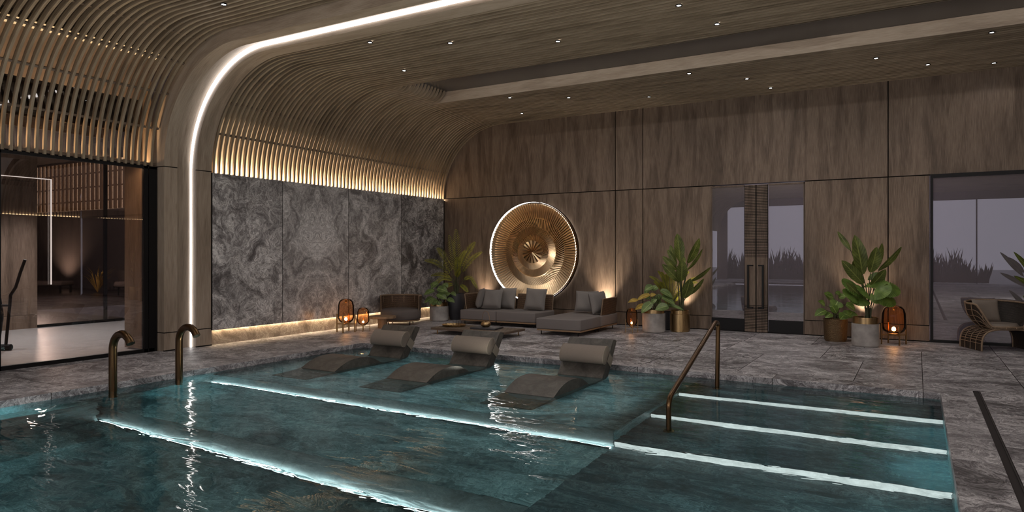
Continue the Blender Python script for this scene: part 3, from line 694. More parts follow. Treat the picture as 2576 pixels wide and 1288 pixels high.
# gym behind the tinted glass
GX0 = XL-.17
gw = struct(bpy.data.objects.new('window_2', None)); C.objects.link(gw)
m = MB(); m.box((GX0-.012, -2, .06), (GX0, 6.28, 2.80)); m.build('glass_pane', M['gym_glass'], gw)
m = MB(); m.box((GX0-.05, -2, 0), (GX0+.02, 6.36, .055)); m.box((GX0-.05, -2, 2.80), (GX0+.02, 6.40, 2.84))
m.box((GX0-.05, 6.20, 0), (GX0+.02, 6.26, 2.84)); m.box((GX0-.05, 6.275, 0), (GX0+.02, 6.40, 2.84)); m.box((GX0-.05, 4.24, 0), (GX0+.02, 4.30, 2.84)); m.build('window_frame', M['black'], gw)
m = MB(); m.box((GX0-.014, -2, 2.9), (GX0-.006, 6.40, 4.9)); m.build('glass_pane', M['gym_glass'], gw).location = (-.25, 0, 0)
gf = MB(); gf.box((-15.4, -2, -.05), (GX0-.05, 6.4, 0)); gf.box((-15.4, 6.4, -.05), (-10.9, 9.4, 0)); struct(gf.build('floor_gym', M['gym_floor']))
ret = MB(); ret.box((-10.87, 6.34, .02), (GX0-.03, 7.2, 4.9), 'z'); struct(ret.build('wall_gym_return', M['wall_wood']))
gb = MB()
for y0, y1 in ((2.0, 4.6), (4.6, 7.2)): gb.box((-15.5, y0, 0), (-15.4, y1-.008, .27), 'z'); gb.box((-15.5, y0, .275), (-15.4, y1-.008, 2.95), 'z'); gb.box((-15.5, y0, 2.96), (-15.4, y1-.008, 3.6), 'z')
struct(gb.build('wall_gym', M['wall_wood']))
gw2 = struct(bpy.data.objects.new('window_4', None)); C.objects.link(gw2)
m = MB(); m.box((-15.45, 7.2, .06), (-15.44, 14, 3.6)); m.build('glass_pane', M['gym_glass'], gw2)
m = MB(); m.box((-15.48, 7.2, 0), (-15.4, 14, .06)); m.box((-15.48, 8.55, .06), (-15.42, 8.61, 3.6)); m.box((-15.48, 10.1, .06), (-15.42, 10.16, 3.6)); m.build('window_frame', M['black'], gw2)
gc = MB(); gc.box((-15.5, -2, 3.7), (-11.6, 9.4, 3.75)); struct(gc.build('ceiling_gym', M['dark_room']))
hw = MB(); hw.box((-11.6, -2, 3.4), (-11.5, 6.4, 5.4), 'y'); struct(hw.build('wall_upper', M['dark_wood']))
m = MB(); m.face([(-9.86, -2, 4.50), (-9.93, -2, 4.435), (-9.93, 6.34, 4.435), (-9.86, 6.34, 4.50)]); m.face([(-9.86, -2, 4.515), (-9.93, -2, 4.45), (-9.93, 6.34, 4.45), (-9.86, 6.34, 4.515)]); tag(m.build('cove_light_strip', M['cream_glow']), 'row of light high behind the front slats, under the ceiling', 'light strip')
m = MB(); m.box((GX0-.235, -2, 2.875), (GX0-.232, 6.33, 2.925)); tag(m.build('mirrored_glow', M['cream_glow']), 'cream strip with added glow for the mirrored light line, behind the front slat ends', 'light strip')  # emissive strip added for the light line mirrored in the glass
m = MB(); m.box((GX0-.22, -2, 2.85), (GX0-.14, 6.33, 2.862)); lip = MB(); lip.box((GX0-.06, -2, 2.84), (GX0-.04, 6.33, 2.872)); struct(lip.build('trim_header_lip', M['black'])); tag(m.build('slat_light_strip', M['led_front']), 'warm light line behind the front slats, above the tinted glass', 'light strip')
# made-up terrace beyond the gym, standing in for reflections in its glass
tf = MB(); tf.box((-40, 5, -.1), (-15.5, 18, -.02)); struct(tf.build('floor_standin_terrace', M['terrace']))
tf = MB(); tf.box((-40, 16.5, -.02), (-15.5, 16.6, 5.6)); struct(tf.build('wall_standin_terrace', M['dark_room']))
tf = MB(); tf.box((-40, 5, -.02), (-39.9, 16.5, 5.6)); struct(tf.build('wall_standin_terrace_end', M['dark_room']))
tf = MB(); tf.box((-40, 5, 5.6), (-15.5, 16.6, 5.7)); struct(tf.build('ceiling_standin_terrace', M['dark_room']))
ts = MB(); x = -36.0
while x < -25.5: ts.box((x, 16.36, 3.40), (x+.16, 16.42, 5.5), 'z'); x += .34
for z in (3.75, 4.35, 4.95): ts.box((-36.0, 16.42, z), (-25.5, 16.44, z+.06), 'x')
struct(ts.build('wall_standin_slats', M['warm_wood']))
m = MB(); m.box((-36.0, 16.455, 3.40), (-25.5, 16.47, 5.5)); tag(m.build('glow_backing', M['glow_board']), 'cream backing board behind the stand-in terrace slats, its lit look given as glow', 'slat backing')  # lit backing boards painted as an emissive sheet
m = MB(); m.box((-15.395, 7.435, .87), (-15.385, 7.46, 3.04)); m.box((-15.395, 5.6, 3.025), (-15.385, 7.46, 3.04)); tag(m.build('mirrored_corner_line', M['led_thin']), 'thin white glowing corner on the gym wall, standing in for a mirrored light line', 'light strip')  # glowing line added in place of a reflection
light('SPOT', 'standin_wash', (-32.6, 15.7, .1), 1100, (1, .82, .6), .1, (PI-.1, 0, 0), R(120), .9)  # added wash and fill brighten the stand-in terrace, no fittings there
light('POINT', 'standin_fill', (-24.0, 11.0, 3.2), 1500, (1, .84, .72), .3)

# ------------------------------------------------------------------ lamps in the ceiling
def downlight(x, y, label):
    t = thing('ceiling_downlight', label, 'downlight', (x, y, ZC-.012), 0, 'ceiling downlights')
    m = MB(); m.lathe([(.030, .02), (.040, .012), (.040, .0), (.030, .0), (.026, .010)], 20); m.build('trim_ring', M['black'], t, True)
    m = MB(); m.lathe([(.0005, .006), (.026, .006)], 20); m.build('lens', M['spot'], t)
    return t
DL_LABELS = ['small round downlight above the front slats, left of the arch', 'downlight just behind the arch, first along the ceiling', 'second downlight along the near ceiling, behind the arch',
 'downlight midway along the near ceiling, before the dark recess', 'downlight beside the near lip of the dark recess, nearer of a close pair', 'downlight beside the near lip of the dark recess, farther of a close pair', 'lone downlight near the rounded end of the dark recess',
 'downlight beyond the recess, first along the far ceiling strip', 'downlight in the corner where the ceiling starts to curve', 'downlight above the metal wall disc', 'downlight above the yellow-leaved plant in its concrete pot', 'downlight beside the pale recess lining, above the plant in the brass pot',
 'downlight above the double doors, left of two', 'downlight close to the back wall above the double doors', 'downlight above the bronze and concrete planters', 'downlight above the large amber lantern', 'downlight beside the pale recess lining at the right picture edge', 'downlight close to the back wall above the wicker chair']
for (x, y), lb in zip(DOWN, DL_LABELS): downlight(x, y+(.0), lb)

# ------------------------------------------------------------------ in-pool loungers
def lounger(x0, label):
    W = .63
    t = thing('pool_lounger', label, 'pool lounger', (x0, 7.4, SH), 0, 'stone loungers standing in the pool')
    top = [(6.22, -.20), (6.45, -.165), (6.62, -.115), (6.74, -.062), (6.86, -.005), (6.98, .034), (7.10, .052), (7.22, .056), (7.34, .048), (7.46, .022), (7.56, -.022), (7.66, -.075), (7.76, -.125), (7.86, -.150), (7.95, -.145), (8.02, -.115)]
    bk = [(8.075, -.07), (8.425, .365), (8.448, .376), (8.49, .374), (8.555, .348), (8.26, -.07), (8.18, -.195)]
    bot = [(7.86, -.228), (7.2, -.228), (6.5, -.229), (6.22, -.23)]
    pr = [(y-7.4, z-SH) for y, z in top+bk+bot]
    m = MB(); m.extrude(pr, 0, 0, W)
    b = m.build('body', M['lounger'], t, False, auto=28)
    b.data.polygons.foreach_set('use_smooth', [True]*len(b.data.polygons))
    # bolster pillow on the backrest
    u = Vector((0, .627, .779)); n = Vector((0, -.779, .627))   # up the backrest, out of it
    o = Vector((0, 8.262-7.4, .163-SH)); prof = []
    for k in range(20):
        a = 2*PI*k/20; c, s_ = math.cos(a), math.sin(a)
        prof.append((.128*math.copysign(abs(s_)**.9, s_), max(-.005, .062+.085*c) if c < 0 else .062+.085*c))
    P = []; U = []
    xs = [.008, .012, .035, W-.035, W-.012, W-.008]; sc = [.94, .985, 1, 1, .985, .94]
    for i, x in enumerate(xs):
        P.append([Vector((x, 0, 0))+o+u*(p[0]*sc[i])+n*(.062+(p[1]-.062)*sc[i]) for p in prof]); U.append([(x, k*.04) for k in range(21)])
    m = MB(); m.grid(P, U, False, True); m.face(P[0]); m.face(list(reversed(P[-1])))
    p = m.build('bolster', M['leather'], t, auto=40); p.data.polygons.foreach_set('use_smooth', [True]*len(p.data.polygons)); p.data.set_sharp_from_angle(angle=R(40))
    for i in (1, 4):
        m = MB(); m.tube([q for q in P[i]], .006, 6, closed=True); m.build('piping', M['leather_trim'], p, True)
    m = MB()
    fr = [o+u*-.055+n*.004, o+u*.075+n*.004]
    for x, d in ((-.004, 1), (W+.004, -1)):
        A = [fr[0]+Vector((x, 0, 0)), fr[1]+Vector((x, 0, 0))]
        back = -n*.145
        m.face([A[0], A[1], A[1]+back, A[0]+back], [(0, 0), (.13, 0), (.13, .15), (0, .15)])
    bk0 = [fr[0]-n*.149, fr[1]-n*.149]; m.face([bk0[0]+Vector((-.004, 0, 0)), bk0[1]+Vector((-.004, 0, 0)), bk0[1]+Vector((W+.004, 0, 0)), bk0[0]+Vector((W+.004, 0, 0))])
    m.build('strap', M['leather_trim'], t, label='pale leather strap round the backrest')
    return t
L1 = lounger(-7.32, 'dark stone pool lounger with taupe bolster, farthest left, nearest the marble wall')
dup(L1, (-5.785, 7.4, SH), 'dark stone pool lounger with taupe bolster, middle one of three')
dup(L1, (-4.05, 7.4, SH), 'dark stone pool lounger with taupe bolster, nearest the handrail')

# ------------------------------------------------------------------ spouts and handrail
def spout(x, y, label):
    t = thing('pool_spout', label, 'water spout', (x, y, WL-.35), .0, 'bronze swan-neck spouts'); r = .185; h = .83
    pts = [(0, 0, 0), (0, 0, .3), (0, 0, .6), (0, 0, h)]
    for k in range(1, 15):
        a = PI-R(152)*k/14; pts.append((r+r*math.cos(a), 0, h+r*math.sin(a)))
    m = MB(); m.tube(pts, .044, 24, True); m.build('pipe', M['bronze'], t, True, auto=50)
    m = MB(); e = Vector(pts[-1]); d = (e-Vector(pts[-2])).normalized(); m.tube([e-d*.02, e+d*.004], .0455, 24, True); m.build('outlet_lip', M['bronze'], t)
    return t
sp = spout(-7.93, 4.49, 'bronze swan-neck spout rising from the pool edge, the one in front of the gym glass')
dup(sp, (-7.96, 5.33, WL-.35), 'bronze swan-neck spout rising from the pool edge, the one in front of the lit arch')
t = thing('pool_handrail', 'bent bronze handrail standing over the pool steps', 'handrail', (-2.05, 6.5, T3))
def bend(pts, rad=.12, n=8):
    out = [Vector(pts[0])]
    for a, b, c in zip(pts, pts[1:], pts[2:]):
        a, b, c = Vector(a), Vector(b), Vector(c); d1 = (a-b).normalized(); d2 = (c-b).normalized()
        ang = d1.angle(d2); q = min(rad/math.tan(ang/2), .45*min((a-b).length, (c-b).length)); p0, p2 = b+d1*q, b+d2*q
        for k in range(n+1):
            s = k/n; out.append(p0*(1-s)**2+b*2*s*(1-s)+p2*s*s)
    out.append(Vector(pts[-1])); return out
m = MB(); m.tube(bend([(0, -.045, 0), (0, -.045, .66), (0, 1.74, 1.245), (0, 1.86, 1.22), (0, 1.81, SH-T3)], .13), .026, 18); m.build('rail', M['bronze'], t, True, auto=50)
for fy, fz in ((-.045, 0), (1.81, SH-T3)):
    m = MB(); m.lathe([(.0005, .03), (.03, .03), (.052, .012), (.052, 0)], 20, (0, fy, fz)); m.build('base_flange', M['bronze'], t, True)

# ------------------------------------------------------------------ lanterns
def lantern(name, label, loc, H, rd, legs=4, rot=0, leg=.016, inner=False):
    t = thing(name, label, 'lantern', loc, rot, 'amber glass lanterns'); g0 = H*.30
    pr = [(rd*.35, g0-.012), (rd*.62, g0-.002), (rd*.86, g0+H*.05), (rd*.99, g0+H*.13), (rd, H*.60), (rd*.97, H*.80), (rd*.84, H*.915), (rd*.62, H*.975), (rd*.3, H*.998), (.0005, H)]
    sm = []
    for i in range(len(pr)-1):
        for k in range(3): sm.append((pr[i][0]+(pr[i+1][0]-pr[i][0])*k/3, pr[i][1]+(pr[i+1][1]-pr[i][1])*k/3))
    sm.append(pr[-1])
    m = MB(); m.lathe(sm, 36); m.build('glass_shade', M['amber'], t, True)
    br = rd*.17; zc = g0+H*.085
    m = MB(); m.lathe([(.0005, zc-br)]+[(br*math.sin(PI*k/12), zc-br*math.cos(PI*k/12)*(1 if k < 6 else 1.35)) for k in range(1, 12)]+[(.0005, zc+br*1.35)], 20); m.build('bulb', M['bulb'], t, True)
    m = MB(); m.lathe([(.0005, g0+.028), (br*.55, g0+.028), (br*.55, g0-.012), (rd*.42, g0-.014), (rd*.42, g0-.026), (.0005, g0-.026)], 20); m.build('socket', M['copper_leg'], t, True, auto=30)
    m = MB(); m.lathe([(.0005, H*.885), (rd*.10, H*.88), (rd*.14, H*.93), (rd*.05, H*.96), (.0005, H*.96)], 16); m.build('shade_cap', M['copper_leg'], t, True)
    rb = rd+leg*.8
    for k in range(legs):
        a = 2*PI*k/legs; x, y = rb*math.cos(a), rb*math.sin(a)
        m = MB(); Mx = Matrix.Translation((x, y, 0)) @ Matrix.Rotation(a, 4, 'Z'); m.box((-leg/2, -leg/2, 0), (leg/2, leg/2, H*.54), M4=Mx); m.build('leg', M['copper_leg'], t)
    m = MB()
    for k in range(legs):
        a = 2*PI*k/legs; Mx = Matrix.Rotation(a, 4, 'Z'); m.box((.0, -leg*.4, g0-.045), (rb, leg*.4, g0-.045+leg*.8), M4=Mx)
    m.build('cross_bar', M['copper_leg'], t)
    light('POINT', 'bulb_light', (loc[0], loc[1], loc[2]+zc), 3.0*(rd/.15), AMBER, br*.9)
    return t
lantern('floor_lantern', 'tall amber glass lantern on bronze legs by the stone plinth, left of two', (-9.45, 9.80, 0), .64, .155, 4, .45, .026)
lantern('floor_lantern', 'small amber glass lantern on thin legs beside the round wooden side table', (-9.27, 10.08, 0), .46, .118, 4, .7, .012)
lantern('floor_lantern', 'small amber glass lantern at the corner of the sofa, under yellow leaves', (-4.69, 12.50, 0), .47, .108, 4, .5, .010)
lantern('floor_lantern', 'large round amber glass lantern on the floor beside the concrete banana planter', (-.33, 13.08, 0), .645, .182, 4, .45, .018)

# ------------------------------------------------------------------ leaves
CR = Vector((.8623, .5064, 0)); CF = Vector((-.5064, .8623, 0)); UP = Vector((0, 0, 1))    # across, into and up, seen from the pool
def blade(mb, p0, p1, width, face=None, bow=.1, fold=.12, shape='oval', n=9, tear=False, droop=0):
    """one leaf from p0 to p1; face = the way its upper side looks"""
    p0, p1 = Vector(p0), Vector(p1); ax = p1-p0; ln = ax.length; d = ax/ln
    f = Vector(face) if face else -CF; f = (f-d*f.dot(d)).normalized(); s = d.cross(f)
    cr = []
    P = []; U = []
    for i in range(n+1):
        t = i/n
        if shape == 'oval': wd = math.sin(PI*min(1, t*.97+.03))**.62*(1-.15*t)
        elif shape == 'heart': wd = (math.sin(PI*min(1, .12+.88*t))**.75)*(1.15-.35*t)
        elif shape == 'lance': wd = math.sin(PI*min(1, (t*.95+.05))**.8)**.9
        else: wd = math.sin(PI*t)**.5
        wd = max(wd, .02)*width/2; c = p0+ax*t+f*(bow*ln*math.sin(PI*t))-UP*(droop*ln*t*t)
        row = []; ur = []
        for v in (-1, -.5, 0, .5, 1):
            jit = (random.uniform(-.06, .03) if tear and abs(v) == 1 else 0)
            row.append(c+s*(wd*v*(1+jit))+f*(fold*wd*(abs(v)-.3))); ur.append((t*1.0, v))
        P.append(row); U.append(ur)
    mb.grid(P, U)
def fan(mb, c, d, rad, face, spread=R(250), n=26, pleat=.035):
    """round pleated fan-palm leaf centred at c, opening along d"""
    c = Vector(c); d = Vector(d).normalized(); f = Vector(face).normalized(); f = (f-d*f.dot(d)).normalized(); s = d.cross(f)
    P = []; U = []
    for i in range(n*2+1):
        a = -spread/2+spread*i/(2*n); up = pleat*rad*(1 if i % 2 else -1)*1.3
        dr = d*math.cos(a)+s*math.sin(a); rr = rad*(.86+.14*math.cos(a*.7))*(1.0 if i % 2 else .95)
        row = []
        for q in (.04, .35, .7, 1): row.append(c+dr*(rr*q)+f*(up*q-.20*rad*q*q))
        P.append(row); U.append([(0, .3+(i % 2)*.5) for q in (.04, .35, .7, 1)])
    mb.grid(P, U)
def frond(mb, st, p0, p1, width, sag=.15, n=18, face=None, taper=.9, lw=.0085):
    """pinnate palm leaf: bowed rib with many narrow leaflets"""
    p0, p1 = Vector(p0), Vector(p1); ax = p1-p0; ln = ax.length; pts = []
    for i in range(n+1):
        t = i/n; pts.append(p0+ax*t+UP*(sag*ln*math.sin(PI*t)*1.0)-UP*(sag*ln*.4*t*t))
    st.tube(pts, [.006*(1-.8*i/n)+.0012 for i in range(n+1)], 5, False)
    for i in range(2, n+1):
        t = i/n; p = pts[i]; d = (pts[i]-pts[i-1]).normalized(); f = Vector(face) if face else (-CF*.7+UP*.5); s = d.cross(f).normalized(); f2 = s.cross(d)
        l = width*(math.sin(PI*(.15+.80*t))**.7)*(.55+.45*(1-t*taper*.5))
        for sg in (-1, 1):
            e = p+(d*.80+s*sg*.62).normalized()*l+f2*.05*l-UP*l*.10
            q = (d*.2+f2*.9).cross(s*sg).normalized()
            mid = p*.55+e*.45+f2*.03*l; wv = d.cross(f2).normalized(); wv = ((e-p).cross(f2)).normalized()
            w = lw
            P = [[p-wv*w*.3, p+f2*.002, p+wv*w*.3], [mid-wv*w, mid-f2*w*.4, mid+wv*w], [e-wv*w*.08, e, e+wv*w*.08]]
            mb.grid(P, [[(0, -1), (0, .5), (0, 1)], [(.5, -1), (.5, .5), (.5, 1)], [(1, -1), (1, .5), (1, 1)]])
def local(zx, zy, zx0, zy0, k, dep=0): return CR*((zx-zx0)*k)+UP*((zy0-zy)*k)+CF*dep
def pot_round(t, r, h, mat, band=None, bh=.07, foot=True, rim=.012, taper=1.0, bulge=0):
    m = MB(); h0 = h-(bh if band else 0)
    pr = [(.0005, .004), (r*taper*.93, .004), (r*taper*.93, .02), (r*taper, .024)]
    for k in range(1, 9): q = k/8; pr.append((r*(taper+(1-taper)*q)+bulge*math.sin(PI*q), .024+(h0-.024)*q))
    pr += [(r-rim, h0), (r-rim, h0-.03 if not band else h0-.03)]
    m.lathe(pr, 48); m.build('pot', mat, t, True, auto=35)
    if band:
        m = MB(); m.lathe([(r*.93, h0-.02), (r*.93, h), (r*.93-.008, h), (r*.93-.008, h-.05)], 48); m.build('rim_band', band, t, True, auto=35, label='polished brass collar')
    m = MB(); m.lathe([(.0005, h-.035), (r*.92, h-.045)], 32); m.build('soil', M['soil'], t)
def stem_to(st, a, b, r0=.008, r1=.004, bow=.06):
    a, b = Vector(a), Vector(b); pts = []
    for i in range(7):
        q = i/6; pts.append(Vector((a.x+(b.x-a.x)*q**1.5, a.y+(b.y-a.y)*q**1.5, a.z+(b.z-a.z)*(q+bow*math.sin(PI*q)))))
    st.tube(pts, [r0+(r1-r0)*i/6 for i in range(7)], 6, False)

# tall palm in the charcoal pot, left of the sofa
t = thing('potted_palm', 'feathery yellow-green palm in a tall charcoal pot left of the sofa', 'potted plant', (-9.09, 12.93, 0))
pot_round(t, .205, .60, M['dark_pot'], None, taper=.62, bulge=.045)
K = .00181; lo = lambda x, y, d=0: local(x, y, 432, 1200, K, d)
fo, sm_ = MB(), MB()
for bx, by, tx, ty, wd, dz, sag in [(455, 600, 440, 70, .20, 0, .02), (440, 640, 350, 140, .17, .12, .03), (480, 580, 670, 215, .17, .08, .08), (490, 640, 760, 335, .14, -.05, .10), (400, 640, 205, 285, .17, .05, .10), (400, 660, 60, 432, .16, -.05, .13),
        (395, 690, 125, 632, .12, .1, .12), (420, 720, 180, 730, .15, -.16, .22), (420, 760, 285, 810, .12, -.2, .16), (450, 700, 470, 420, .17, -.16, .04), (430, 640, 540, 330, .15, .14, .06), (520, 720, 700, 770, .12, .05, .38), (480, 760, 590, 835, .11, -.14, .10), (440, 680, 500, 560, .13, -.2, .06)]:
    stem_to(sm_, lo(440+random.uniform(-25, 25), 900, random.uniform(-.04, .04)), lo(bx, by, dz*.3), .010, .006)
    frond(fo, sm_, lo(bx, by, dz*.3), lo(tx, ty, dz), wd, sag)
fo.build('foliage', M['palm'], t, True); sm_.build('stems', M['stem'], t, True)

def broad_plant(t, K, zx0, zy0, leaves, mat, stem0, shape='heart', fold=.18, smat=None):
    fo, sm_ = MB(), MB(); extra = MB()
    for lf in leaves:
        cx, cyy, tx, ty, wd, dz, fx = lf[:7]
        a = local(cx, cyy, zx0, zy0, K, dz); b = local(tx, ty, zx0, zy0, K, dz-.03); face = -CF*.75+UP*(.75+.0*fx)+CR*fx
        blade(extra if len(lf) > 7 else fo, a, b, wd*K, face, .08, fold, shape, 8, False, .0)
        s0 = local(stem0[0]+random.uniform(-30, 30), stem0[1], zx0, zy0, K, random.uniform(-.05, .05)); stem_to(sm_, s0, a, .006, .004, .15)
    fo.build('foliage', mat, t, True); sm_.build('stems', M['stem'], t, True)
    if extra.v: extra.build('yellow_foliage', M['yellow_leaf'], t, True, label='yellowing leaves')
t = thing('potted_philodendron', 'green broad-leaved plant in a concrete pot with brass collar, left of the sofa', 'potted plant', (-9.24, 12.51, 0))
pot_round(t, .212, .405, M['concrete'], M['brass'])
broad_plant(t, .00178, 182, 1215, [(165, 735, 75, 810, 95, .05, -.2), (120, 830, -10, 890, 90, .0, -.3), (170, 800, 300, 850, 120, -.14, .2), (170, 870, 290, 935, 120, -.2, .2), (150, 935, 70, 1000, 85, -.18, -.2), (290, 935, 385, 980, 80, -.1, .4), (105, 920, 0, 990, 90, -.05, -.4), (180, 950, 110, 1010, 75, -.22, 0),
    (190, 960, 200, 1010, 80, -.24, 0), (330, 860, 395, 905, 70, .06, .4), (230, 750, 290, 800, 80, .12, .2), (250, 790, 180, 850, 80, .1, 0), (120, 760, 60, 770, 70, .14, -.3), (240, 900, 330, 870, 90, .0, .3)], M['philo'], (185, 1000))

t = thing('potted_philodendron', 'green and yellow broad-leaved plant in a concrete pot with brass collar, right of the sofa', 'potted plant', (-4.35, 12.78, 0))
pot_round(t, .216, .44, M['concrete'], M['brass'])
broad_plant(t, .00165, 348, 1215, [(345, 680, 250, 735, 100, .08, -.3), (400, 690, 330, 735, 80, .1, 0), (295, 775, 140, 845, 70, -.05, -.3, 1), (150, 835, 35, 868, 60, -.08, -.3, 1), (300, 790, 365, 775, 60, -.04, .1, 1), (240, 895, 115, 950, 80, -.1, -.4, 1), (300, 865, 180, 985, 110, -.18, -.2), (300, 870, 365, 825, 60, -.15, .1),
    (420, 725, 560, 820, 105, -.05, .3), (430, 800, 580, 900, 105, -.1, .3), (330, 830, 460, 900, 100, .1, .1), (480, 900, 330, 945, 115, -.24, 0), (300, 700, 265, 800, 70, .14, -.2), (270, 800, 310, 840, 70, .12, 0), (500, 900, 690, 960, 60, -.05, .4), (400, 780, 430, 850, 80, .1, .2)], M['philo'], (370, 985))

t = thing('potted_round_leaf_plant', 'round-leaved green plant in a hammered bronze pot', 'potted plant', (-1.21, 13.08, 0))
pot_round(t, .195, .385, M['hammered'], None, taper=.92)
broad_plant(t, .00163, 264, 1215, [(230, 770, 150, 710, 110, .06, -.2), (250, 760, 170, 735, 100, .02, -.2), (160, 835, 80, 795, 80, .03, -.4), (250, 790, 200, 860, 140, -.14, 0), (180, 840, 215, 915, 105, -.18, -.1), (150, 890, 25, 950, 100, -.04, -.4), (190, 920, 120, 965, 90, -.1, -.3), (340, 820, 430, 890, 125, -.12, .3),
    (280, 910, 360, 950, 110, -.2, .1), (300, 920, 240, 975, 100, -.22, 0), (390, 920, 480, 950, 80, -.05, .4), (300, 700, 340, 740, 80, .12, .2), (330, 760, 400, 740, 80, .1, .2), (400, 900, 330, 965, 90, -.15, .2), (230, 860, 300, 840, 80, .1, 0)], M['round'], (270, 975))

def banana(t, K, zx0, zy0, leaves, soil_y, cx):
    fo, sm_ = MB(), MB()
    for bx, by, tx, ty, wd, dz, tw in leaves:
        a = local(bx, by, zx0, zy0, K, dz*.4); b = local(tx, ty, zx0, zy0, K, dz); face = (-CF*math.cos(tw)+CR*math.sin(tw))*.9+UP*.25
        blade(fo, a, b, wd*K, face, .05, .22, 'oval', 14, True, .0)
        stem_to(sm_, local(cx+random.uniform(-22, 22), soil_y, zx0, zy0, K, random.uniform(-.05, .05)), a, .012, .006, .05)
        ax = Vector(b)-Vector(a)
    fo.build('foliage', M['banana'], t, True); sm_.build('stems', M['stem'], t, True)
t = thing('potted_bird_of_paradise', 'tall paddle-leaved plant in a ribbed brass pot beside the double doors', 'potted plant', (-3.95, 13.14, 0))
m = MB(); pr = [(.0005, .004), (.17, .004), (.17, .022), (.19, .026), (.19, .345), (.175, .35), (.175, .41), (.165, .41), (.165, .37)]; m.lathe(pr, 48); m.build('pot', M['brass'], t, True, auto=30)
m = MB(); m.lathe([(.0005, .375), (.166, .37)], 32); m.build('soil', M['soil'], t)
banana(t, .00165, 651, 1225, [(655, 400, 625, 75, 140, .05, .1), (742, 420, 880, 132, 125, .0, .6), (605, 420, 558, 210, 75, .14, -.4), (620, 440, 517, 262, 70, .1, -.6), (610, 500, 447, 342, 85, .0, -.5), (645, 640, 434, 434, 105, -.06, -.35), (660, 630, 652, 382, 145, -.15, 0), (690, 830, 742, 600, 150, -.2, .25),
    (740, 500, 912, 255, 70, -.03, .9), (750, 400, 845, 248, 80, .1, .5), (775, 640, 1015, 466, 70, -.02, 1.1), (735, 800, 917, 602, 80, -.1, .8), (690, 460, 700, 320, 90, .18, 0)], 975, 665)
t = thing('potted_fern', 'bushy yellow-green fern standing behind the brass pot', 'potted plant', (-4.22, 13.38, 0))
pot_round(t, .13, .36, M['dark_pot'])
fo, sm_ = MB(), MB(); lo = lambda x, y, d=0: local(x, y, 520, 1215, .00172, d)
for tx, ty, dz in [(385, 515, 0), (290, 575, .0), (430, 530, .05), (330, 640, -.05), (480, 560, .05), (860, 580, .0), (820, 640, -.03), (740, 520, .05), (560, 560, .0), (400, 650, -.08), (520, 520, .04), (790, 700, -.05)]:
    frond(fo, sm_, lo(520+random.uniform(-20, 20), 960, 0), lo(tx, ty, dz), .10, .16, 26, None, .9, .008)
fo.build('foliage', M['palm'], t, True); sm_.build('stems', M['stem'], t, True)

t = thing('potted_banana_palm', 'large dark paddle-leaved plant in a concrete pot with brass collar, beside the big lantern', 'potted plant', (-.72, 12.56, 0))
pot_round(t, .204, .475, M['concrete'], M['brass'], .10)
banana(t, .00160, 516, 1252, [(490, 520, 412, 122, 160, .02, -.1), (560, 500, 612, 245, 150, -.06, .1), (610, 480, 720, 203, 110, .1, .5), (655, 480, 900, 240, 85, .04, .8), (385, 215+60, 280, 83, 60, .16, -.7), (490, 620, 262, 380, 120, -.04, -.5), (560, 640, 690, 470, 120, -.1, .4), (510, 800, 275, 600, 90, -.14, -.6), (590, 780, 672, 612, 100, -.2, .3), (480, 560, 430, 380, 90, .12, -.3)], 965, 540)
fo, sm_ = MB(), MB(); lo = lambda x, y, d=0: local(x, y, 516, 1252, .00160, d)
for cx, cyy, dx, dy, rr, dz, fx in [(420, 650, -1, .45, 150, 0, -.3), (480, 690, -.6, .3, 110, -.12, 0), (400, 730, -1, .3, 130, -.05, -.2), (560, 660, .6, .3, 150, -.16, .2), (690, 640, 1, -.1, 160, -.05, .4), (650, 730, 1, -.4, 150, -.12, .3), (560, 740, -.1, -1, 70, -.22, 0), (440, 760, -.8, -.2, 110, -.1, -.3), (650, 580, .6, .8, 90, .1, .3)]:
    fan(fo, lo(cx, cyy, dz), CR*dx+UP*dy-CF*.2, rr*.0016, UP*.85-CF*.6+CR*fx*.3); stem_to(sm_, lo(540+random.uniform(-30, 30), 965, 0), lo(cx, cyy, dz), .006, .004, .1)
fo.build('fan_foliage', M['round'], t, True, label='round pleated fan leaves'); sm_.build('fan_stems', M['stem'], t, True)
# plant half out of the frame at the right
t = thing('potted_bird_of_paradise', 'paddle-leaved plant cut by the right picture edge, beside the wicker chair', 'potted plant', (1.98, 13.3, 0))
m = MB(); m.lathe([(.0005, .004), (.18, .004), (.19, .03), (.19, .42), (.178, .42), (.178, .38)], 40); m.build('pot', M['brass'], t, True, auto=30)
m = MB(); m.lathe([(.0005, .385), (.178, .38)], 32); m.build('soil', M['soil'], t)
banana(t, .00604, 2686, 887, [(2600, 700, 2537, 633, 15, -.1, -.5), (2605, 690, 2566, 648, 16, .0, -.4), (2608, 730, 2537, 693, 15, -.1, -.6), (2610, 790, 2560, 742, 14, -.1, -.5), (2615, 690, 2620, 590, 24, .05, 0), (2625, 700, 2665, 620, 22, 0, .5), (2620, 760, 2690, 710, 18, -.1, .7)], 822, 2686)

